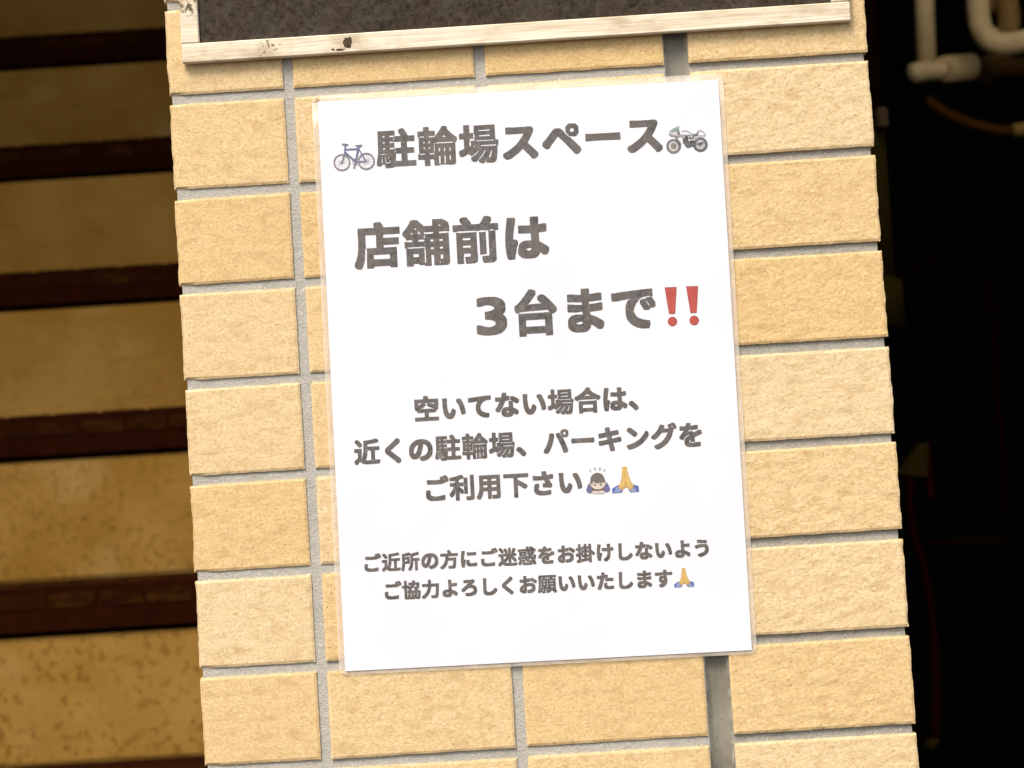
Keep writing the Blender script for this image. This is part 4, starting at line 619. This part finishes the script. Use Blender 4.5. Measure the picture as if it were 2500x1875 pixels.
def loops_of(ch):
    out = []
    for s in GLYPHS[ch].split(' '):
        q = [DEC[s[i]]*len(ABC)+DEC[s[i+1]] for i in range(0, len(s), 2)]
        out.append([(q[i]/GN+GX0, q[i+1]/GN+GY0) for i in range(0, len(q), 2)])
    return out
def fill(loops):
    """triangulate outlines with holes (even-odd) by a filled 2D curve"""
    cu = bpy.data.curves.new('outline', 'CURVE'); cu.dimensions = '2D'; cu.fill_mode = 'BOTH'
    for L in loops:
        s = cu.splines.new('POLY'); s.points.add(len(L)-1); s.use_cyclic_u = True
        for p, (x, y) in zip(s.points, L): p.co = (x, y, 0, 1)
    o = bpy.data.objects.new('outline', cu)
    me = o.to_mesh()
    vs = [(v.co.x, v.co.y) for v in me.vertices]; fs = [tuple(p.vertices) for p in me.polygons]
    o.to_mesh_clear(); bpy.data.objects.remove(o); bpy.data.curves.remove(cu)
    return vs, fs
CACHE = {}
def text_line(chars, x, pitch, v, em, off=.30, slope=0.0, mb=None):
    """chars: string; x: centre of the first character cell (mm on the sheet)"""
    m = mb or MB()
    for i, ch in enumerate(chars):
        if ch == ' ': continue
        if ch not in CACHE: CACHE[ch] = fill(loops_of(ch))
        vs, fs = CACHE[ch]; n0 = len(m.v); cx = x + pitch*i
        ox = .5 if ch != '3' else .36
        for (a, b) in vs: m.v.append(on_sheet(cx + (a-ox)*em*.955, v + slope*(cx-x) + (b-.38)*em*.955, off))
        for f in fs: m.f.append(tuple(n0+k for k in f)); m.t.append(.5)
    return m
def text(name, *lines):
    m = MB()
    for L in lines: text_line(*L, mb=m)
    return build(name, m, M['toner'], poster, fix=False)
text('lettering', ('駐輪場スペース', 39.73, 21.68, -26.8, 21.7))
l3 = MB()
text('lettering', ('店舗前は', 27.75, 25.7, -77.25, 25.6),
     ('3', 85.1, 0, -116.6, 25.4), ('台まで', 107.86, 25.62, -116.9, 25.5))
text('lettering', ('空いてない場合は、', 48.84, 13.946, -163.88, 14.1), ('近くの駐輪場、パーキングを', 16.8, 14.02, -184.6, 14.1),
     ('ご利用下さい', 51.5, 13.92, -205.6, 14.0))
text('lettering', ('ご近所の方にご迷惑をお掛けしないよう', 16.41, 10.06, -242.1, 10.15, .30, -.0066), ('ご協力よろしくお願いいたします', 26.24, 10.03, -256.9, 10.15, .30, -.0068))

# ---- small printed pictures: outlines in picture units, laid on the sheet
INK = {}
KINK = 0.62        # the print's own reflectance against its tone in the bright photograph
def ink(r, g, b):
    k = (r, g, b)
    if k not in INK: INK[k] = mat_print('printed_ink', lin(r, g, b, KINK))
    return INK[k]
class Pic:
    def __init__(self, org, ax, ay, s=1.0):
        self.o, self.ax, self.ay, self.s = org, ax, ay, s; self.layers = {}; self.h = 0
    def P(self, x, y):
        return (self.o[0]+self.s*(self.ax[0]*x+self.ay[0]*y), self.o[1]+self.s*(self.ax[1]*x+self.ay[1]*y))
    def add(self, col, loops):
        self.h += 1
        vs, fs = fill(loops)
        m = self.layers.setdefault(col, MB()); n0 = len(m.v)
        for x, y in vs: u, v = self.P(x, y); m.v.append(on_sheet(u, v, .30+.012*self.h))
        for f in fs: m.f.append(tuple(n0+k for k in f)); m.t.append(.5)
    def poly(self, col, *pts): self.add(col, [list(pts)])
    def ell(self, col, x, y, rx, ry=None, hole=None):
        ry = ry or rx; K = 40
        L = [[(x+rx*math.cos(2*math.pi*k/K), y+ry*math.sin(2*math.pi*k/K)) for k in range(K)]]
        if hole: L.append([(x+hole*rx/max(rx, ry)*math.cos(2*math.pi*k/K), y+hole*ry/max(rx, ry)*math.sin(2*math.pi*k/K)) for k in range(K)])
        self.add(col, L)
    def line(self, col, wd, *pts):
        for (x0, y0), (x1, y1) in zip(pts, pts[1:]):
            d = math.hypot(x1-x0, y1-y0); nx, ny = -(y1-y0)/d*wd/2, (x1-x0)/d*wd/2
            ex, ey = (x1-x0)/d*wd*.2, (y1-y0)/d*wd*.2
            self.add(col, [[(x0+nx-ex, y0+ny-ey), (x1+nx+ex, y1+ny+ey), (x1-nx+ex, y1-ny+ey), (x0-nx-ex, y0-ny-ey)]])
    def make(self, name, label):
        """all colours of a picture in one mesh, one material slot each"""
        big = MB(); slots = []; mats = []
        for i, (c, m) in enumerate(self.layers.items()):
            n0 = len(big.v); big.v += m.v; big.f += [tuple(n0+k for k in f) for f in m.f]; big.t += m.t
            slots += [i]*len(m.f); mats.append(ink(*c))
        o = build(name, big, mats[0], poster, fix=False)
        for mt in mats[1:]: o.data.materials.append(mt)
        o.data.polygons.foreach_set('material_index', slots)
        o['label'] = label
        return o
p = Pic((4.641, -15.948), (0.015488, -0.000855), (-0.000753, -0.015599))
GW, BF, SP = (158, 150, 150), (128, 130, 168), (222, 220, 218)
for cx, cy in ((475, 1050), (1295, 1005)):
    for a in range(6):
        t = a*math.pi/6+.1
        p.line(SP, 16, (cx-240*math.cos(t), cy-240*math.sin(t)), (cx+240*math.cos(t), cy+240*math.sin(t)))
    p.ell(GW, cx, cy, 288, None, 236)
p.ell((190, 190, 196), 930, 1020, 118, None, 96)
p.line(BF, 34, (930, 1035), (1300, 1008)); p.line(BF, 42, (1040, 590), (1270, 985))
p.line(BF, 50, (590, 610), (1010, 596)); p.line(BF, 60, (592, 715), (930, 1020)); p.line(BF, 58, (1035, 510), (950, 970))
p.line((136, 136, 166), 48, (585, 470), (568, 745)); p.line((150, 148, 160), 46, (562, 750), (470, 1060))
p.line((150, 138, 138), 46, (930, 1040), (888, 1215))
p.ell((130, 130, 160), 935, 1010, 62, 60)
p.poly((140, 134, 146), (455, 412), (585, 412), (700, 440), (690, 474), (560, 470), (480, 448))
p.poly((150, 140, 150), (880, 488), (960, 462), (1160, 442), (1162, 480), (1070, 525), (960, 505))
p.poly((180, 170, 165), (830, 1215), (935, 1215), (905, 1240), (845, 1240))
p.make('bicycle_picture', 'small printed bicycle with a blue frame before the heading')

p = Pic((176.093, -16.78), (0.015434, -0.000854), (-0.000885, -0.015575))
TY, EN = (140, 136, 135), (112, 112, 108)
p.ell((238, 232, 224), 620, 1052, 170); p.ell(TY, 620, 1055, 250, 250, 165); p.ell((158, 150, 140), 620, 1050, 106)
p.ell((232, 230, 226), 1520, 995, 165); p.ell((120, 117, 116), 1520, 995, 250, 250, 160); p.ell((108, 104, 124), 1510, 990, 66)
for a in range(4): p.line((170, 168, 170), 14, (1520-150*math.cos(a*.785), 995-150*math.sin(a*.785)), (1520+150*math.cos(a*.785), 995+150*math.sin(a*.785)))
p.poly((238, 236, 234), (450, 600), (480, 560), (760, 540), (850, 650), (1240, 640), (1300, 900), (1500, 740), (1440, 690), (860, 700), (560, 700))
p.poly((168, 188, 184), (468, 562), (530, 500), (620, 440), (815, 368), (792, 490), (700, 560), (590, 590), (520, 582))
p.poly((132, 158, 152), (600, 575), (760, 480), (790, 500), (740, 560))
p.poly((186, 176, 176), (446, 625), (560, 660), (740, 690), (850, 640), (832, 735), (720, 745), (560, 722), (465, 690))
p.poly((140, 138, 138), (790, 490), (855, 655), (775, 680), (725, 620), (755, 560))
p.line((208, 206, 206), 26, (880, 552), (930, 532), (1010, 524), (1090, 545), (1170, 585), (1245, 645))
p.line((160, 158, 160), 58, (870, 702), (1240, 692))
p.poly((128, 126, 130), (1240, 655), (1380, 630), (1448, 530), (1470, 545), (1430, 640), (1435, 702), (1290, 722))
p.line((196, 192, 198), 26, (1450, 540), (1520, 512), (1620, 560), (1690, 650), (1675, 688), (1440, 690))
p.poly(EN, (885, 725), (1080, 705), (1300, 700), (1275, 850), (1390, 900), (1345, 1040), (1215, 1050), (1150, 1088), (1050, 1082), (985, 990), (925, 925), (935, 820))
p.poly((92, 92, 86), (1030, 740), (1090, 715), (1100, 880), (1380, 890), (1330, 960), (1150, 950), (1020, 880))
p.poly((128, 126, 148), (980, 930), (1170, 940), (1200, 1010), (1060, 1030))
for x, y, r in ((1152, 848, 46), (1222, 730, 36), (1128, 742, 30), (952, 752, 34), (1240, 840, 30)): p.ell((232, 232, 224), x, y, r)
p.ell((150, 150, 140), 1390, 800, 60, 48, 34)
p.line((166, 162, 172), 40, (1370, 965), (1665, 900)); p.line((120, 120, 104), 62, (708, 750), (735, 900)); p.line((128, 126, 118), 44, (735, 880), (800, 990))
p.line((196, 194, 192), 34, (770, 830), (862, 960))
p.make('motorcycle_picture', 'small printed motorcycle with a pale fairing after the heading')

p = Pic((171.221, -102.547), (0.01793, -0.000974), (-0.001023, -0.018015))
RD, RE = (220, 98, 86), (182, 100, 92)
for a, c in (((275, 255), (615, 240)), ((895, 225), (1240, 210))):
    dx = a[0]-275; dy = a[1]-255
    p.poly(RE, (270+dx, 250+dy), (620+dx, 236+dy), (578+dx, 1014+dy), (398+dx, 1024+dy)); p.ell(RE, 497+dx*1.012, 1237+dy*1.1, 138)
    p.poly(RD, (292+dx, 272+dy), (602+dx, 258+dy), (562+dx, 998+dy), (412+dx, 1006+dy)); p.ell(RD, 497+dx*1.012, 1237+dy*1.1, 118)
p.make('exclamation_marks', 'pair of red printed exclamation marks')

BO = ((125.823, -191.789), (0.017228, -0.000918), (-0.000943, -0.017223))
p = Pic(*BO)
for q in (((335, 465), (395, 440), (425, 540), (405, 525)), ((475, 395), (548, 380), (548, 470), (530, 495)), ((628, 385), (712, 385), (672, 492), (655, 490)), ((790, 430), (868, 462), (800, 500), (770, 530))):
    p.poly((206, 200, 202), *q)
p.poly((122, 122, 150), (375, 810), (300, 930), (260, 1050), (285, 1130), (360, 1162), (620, 1120), (880, 1130), (950, 1100), (982, 1040), (930, 900), (830, 775))
p.poly((134, 134, 178), (300, 960), (380, 960), (440, 1080), (430, 1150), (340, 1150), (270, 1060))
p.poly((130, 128, 176), (860, 900), (930, 940), (975, 1040), (930, 1105), (830, 1130), (820, 1020))
p.poly((136, 112, 102), (385, 900), (455, 1075), (630, 1122), (800, 1068), (840, 900))
p.ell((246, 228, 212), 402, 865, 38, 60); p.ell((246, 228, 212), 826, 852, 28, 56)
p.ell((250, 234, 214), 610, 892, 212, 146)
p.ell((250, 230, 216), 530, 1130, 108, 46); p.ell((250, 230, 216), 715, 1120, 108, 46)
p.poly((136, 126, 120), (396, 890), (380, 790), (390, 690), (440, 605), (520, 555), (610, 540), (700, 560), (770, 620), (812, 710), (822, 800), (806, 872), (780, 828), (700, 850), (620, 858), (520, 842), (478, 795), (436, 885))
p.poly((196, 184, 176), (635, 805), (665, 785), (695, 822), (655, 826))
p.ell((150, 132, 116), 528, 906, 34, 32); p.ell((150, 132, 116), 696, 898, 34, 32)
p.make('bowing_person_picture', 'small printed picture of a dark haired person bowing')

def hands(org, ax, ay):
    p = Pic(org, ax, ay)
    p.poly((104, 124, 206), (1035, 1018), (1225, 905), (1340, 1060), (1375, 1060), (1320, 1142), (1042, 1162))
    p.poly((160, 178, 216), (1150, 1000), (1215, 950), (1330, 1070), (1290, 1120), (1080, 1150))
    p.poly((110, 130, 194), (1665, 888), (1830, 940), (1846, 1112), (1590, 1136), (1515, 1030), (1580, 1060))
    p.poly((168, 184, 214), (1660, 960), (1720, 1000), (1770, 1110), (1610, 1125), (1590, 1050))
    p.poly((236, 178, 92), (1338, 372), (1478, 356), (1496, 470), (1534, 620), (1588, 780), (1660, 885), (1692, 950), (1582, 1066), (1518, 1016), (1450, 975), (1382, 1016), (1330, 1088), (1212, 955), (1284, 855), (1322, 680), (1334, 500))
    p.poly((252, 214, 128), (1352, 384), (1404, 384), (1412, 560), (1428, 760), (1424, 930), (1330, 1050), (1240, 955), (1310, 850), (1344, 680), (1352, 500))
    p.poly((252, 214, 128), (1420, 380), (1466, 376), (1482, 480), (1516, 620), (1566, 780), (1632, 888), (1652, 950), (1575, 1040), (1470, 940), (1450, 760), (1432, 560))
    return p
hands(*BO).make('folded_hands_picture', 'larger pair of printed yellow folded hands with blue cuffs')
k = .734
ax = tuple(x*k for x in BO[1]); ay = tuple(x*k for x in BO[2])
org = (177.32-ax[0]*1440-ay[0]*750, -257.98-ax[1]*1440-ay[1]*750)
hands(org, ax, ay).make('folded_hands_picture', 'smaller pair of printed yellow folded hands in the last line')

# ------------------------------------------------------------------ staircase behind the pillar
st = thing('staircase', (-0.6, 0.0, 0), 'dim staircase with stained ochre risers and dark brown tiled nosings beside the pillar', 'staircase')
SX0, SX1 = -1.298, 0.088
RUN, RISE = .159, .1755
LIP = {0: (-281.1, -327.3), 1: (-105.5, -149.3), 2: (68.5, 29.1), 3: (244.6, 205.1), 4: (419.1, 379.3)}   # nosing top and bottom (mm)
rng = random.Random(3)
for i in range(-6, 9):
    y = .951 + RUN*i
    top, bot = LIP.get(i, ((-281.1 + 175.5*i), (-281.1 + 175.5*i - 43)))
    zt, zb = zz(top), zz(bot)
    z_prev = zz(LIP.get(i-1, ((-281.1 + 175.5*(i-1)), 0))[0])
    if i == -6: z_prev = 0.0
    # riser set back under the nosing; its lower edge wavers where the render was trowelled off
    m = MB(); n = 60
    for a in range(n):
        xa, xb = SX0+(SX1-SX0)*a/n, SX0+(SX1-SX0)*(a+1)/n
        ja, jb = [.0016*noise.noise(Vector((x*9, i, 1)))+.0008*noise.noise(Vector((x*40, i, 1))) for x in (xa, xb)]
        za, zc = z_prev+.0035+ja, z_prev+.0035+jb
        m.quad((xa, y+.006, za), (xb, y+.006, zc), (xb, y+.006, zb-.004), (xa, y+.006, zb-.004))
        m.quad((xa, y+.020, za), (xa, y+.006, za), (xb, y+.006, zc), (xb, y+.020, zc)) if False else None
    m.box(SX0, SX1, y+.0075, y+RUN+.003, z_prev+.0005, zb-.0045)
    build('riser', m, M['riser'], st, fix=False)
    # nosing: dark edge strip with a row of small mosaic tiles let into its face, and the tread behind
    nb = MB(); nb.box(SX0, SX1, y, y+RUN+.0075, zb+.0005, zt, .0015)
    no = build('nosing', nb, M['nose'], st)
    mt = MB()
    h = zt-zb
    x = SX0+.01+rng.uniform(0, .04)
    while x < SX1-.05:
        L = .0435+rng.uniform(-.002, .002)
        mt.cur = rng.random()
        mt.box(x, x+L, y-.0009, y+.002, zb+h*.50, zb+h*.82, .0006)
        x += L+.0035
    mt2 = mt
    x = SX0+.01
    while x < SX1-.05:       # two more rows lie on the tread
        for r_ in (0, 1):
            mt.box(x, x+.0435, y+.004+.047*r_, y+.047+.047*r_-.004, zt-.001, zt+.0016, .0008)
        x += .05
    build('mosaic_tiles', mt, M['mosaic'], no)

# ------------------------------------------------------------------ dark passage on the other side
def P3(x, y, z): return (x*MM, y*MM, zz(z))
t = thing('drainpipe', P3(390, 500, -120), 'olive drainpipe in the dark close behind the pillar edge', 'drainpipe')
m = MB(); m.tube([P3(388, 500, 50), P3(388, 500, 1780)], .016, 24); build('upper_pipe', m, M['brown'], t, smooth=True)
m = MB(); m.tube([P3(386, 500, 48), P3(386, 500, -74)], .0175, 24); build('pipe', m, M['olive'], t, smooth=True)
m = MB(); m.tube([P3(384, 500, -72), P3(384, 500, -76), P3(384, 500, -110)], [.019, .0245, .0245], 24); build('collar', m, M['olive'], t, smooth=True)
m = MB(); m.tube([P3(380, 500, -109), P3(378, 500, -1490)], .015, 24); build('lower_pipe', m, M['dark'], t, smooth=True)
m = MB(); m.box(.394, .4035, .478, .500, zz(40), zz(56), .002); build('clip', m, M['clip'], t)

t = thing('water_pipe', P3(651, 1536, 283), 'straight beige water pipe rising from a flat elbow in the passage', 'pipe')
m = MB(); m.tube([P3(651, 1536, 292), P3(654, 1536, 379), P3(662, 1536, 620), P3(662, 1536, 1780)], .0124, 24); build('riser_pipe', m, M['pipe'], t, smooth=True)
m = MB(); m.tube(smoothpath([P3(626, 1520, 281), P3(634, 1524, 283.5), P3(652, 1534, 287), P3(673, 1545, 289.5)]), [.004, .0075, .010, .0115, .0122]+[.0128]*14, 24); build('elbow', m, M['pipe'], t, smooth=True)
m = MB(); m.tube([P3(671, 1544, 289), P3(672, 1545, 289.2), P3(674, 1546, 290), P3(715, 1562, 294), P3(718, 1563, 294)], [.012, .0155, .0170, .0170, .0145], 24); build('socket', m, M['pipe'], t, smooth=True)
m = MB(); m.tube([P3(716, 1562, 292), P3(790, 1590, 294), P3(900, 1625, 301), P3(1545, 1700, 305)], .013, 24); build('branch_pipe', m, M['pipe_shade'], t, smooth=True)

t = thing('bent_pipe', P3(710, 1480, 300), 'beige pipe that drops and bends sharply along the passage wall', 'pipe')
m = MB(); m.tube(smoothpath([P3(714, 1480, 1780), P3(714, 1480, 620), P3(711, 1480, 400), P3(709, 1480, 345), P3(712, 1478, 322), P3(722, 1474, 307), P3(740, 1470, 302), P3(770, 1462, 304), P3(860, 1440, 312), P3(1545, 1440, 330)]), .0140, 24); build('pipe', m, M['pipe'], t, smooth=True)
m = MB(); m.tube([P3(729, 1486, 310), P3(729.5, 1486, 318), P3(730, 1486, 323), P3(730, 1486, 326)], [.004, .004, .0045, .002], 14); build('valve_knob', m, M['pipe'], t, smooth=True)

m = MB(); m.tube(smoothpath([P3(740, 1600, 1780), P3(742, 1600, 480), P3(750, 1600, 430), P3(770, 1606, 400), P3(779, 1612, 372), P3(776, 1618, 345), P3(768, 1640, 322), P3(760, 1700, 310)]), .0152, 24)
tag(build('rear_pipe', m, M['pipe_b'], None, True, P3(776, 1620, 345)), 'brown pipe curving down behind the bent beige pipe', 'pipe')

t = thing('rusty_hose', P3(625, 1400, 223), 'rusty brown curved hose hanging below the beige pipes', 'hose')
m = MB(); m.tube(smoothpath([P3(621, 1404, 226), P3(640, 1400, 210), P3(657, 1400, 200), P3(680, 1400, 190), P3(704, 1400, 183), P3(723, 1400, 181)]), .0062, 16); build('tube', m, M['rust'], t, smooth=True)
m = MB(); m.tube([P3(721, 1400, 181.5), P3(723, 1400, 181.5), P3(740, 1400, 182.5), P3(790, 1400, 190), P3(1545, 1400, 230)], [.006, .0082, .0082, .0082, .0082], 18); build('coupling', m, M['brass'], t, smooth=True)

t = thing('shelf_bracket', P3(445, 700, -215), 'small triangular bracket low in the dark beside the pillar', 'bracket')
m = MB(); n0 = len(m.v)
pts = [(451, -198), (458, -197), (455, -227), (428, -222)]
for yv in (700, 716):
    for a, b in pts: m.v.append(P3(a, yv, b))
m.f += [(0,1,2,3), (7,6,5,4)] + [(a, (a+1) % 4, (a+1) % 4+4, a+4) for a in range(4)]; m.t += [.5]*6
build('plate', m, M['olive'], t)
m = MB(); m.box(.1715, .4310, .703, .713, zz(-224), zz(-214), .001); build('arm', m, M['dark'], t)
m = MB(); m.box(.4545, .4605, .702, .712, zz(-245), zz(-200), .001); build('leg', m, M['red'], t)

t = thing('red_cable', P3(465, 800, -460), 'thin dark red cable hanging behind the pillar below the bracket', 'cable')
m = MB(); m.tube(smoothpath([P3(458, 800, -226), P3(456, 800, -250), P3(458, 800, -278), P3(463, 800, -299), P3(467, 800, -331), P3(469, 800, -367), P3(468, 800, -415), P3(464, 800, -462)]), .0036, 12); build('cord', m, M['red'], t, smooth=True)
m = MB(); m.tube([P3(466, 800, -463), P3(460, 800, -467), P3(454, 800, -469)], [.0035, .005, .004], 12); build('plug', m, M['olive'], t, smooth=True)

t = thing('wire_rack', P3(730, 1900, -328), 'thin rusty wire rack standing in the black passage', 'rack')
m = MB(); m.tube([P3(789, 1900, 44), P3(792, 1900, 4), P3(793, 1900, -150), P3(793, 1900, -329)], .0034, 12); build('upright', m, M['rod'], t, smooth=True)
m = MB(); m.tube([P3(793, 1900, -329), P3(675, 1900, -327)], .0042, 12); build('crossbar', m, M['rod'], t, smooth=True)
m = MB(); m.tube([P3(660, 1900, 58), P3(728, 1900, 88)], .0034, 12); build('brace', m, M['rod'], t, smooth=True)
m = MB(); m.tube([P3(792, 1894, 8), P3(792, 1888, 4), P3(792, 1886, 3)], [.008, .008, .004], 14); build('hook', m, M['rod'], t, smooth=True)
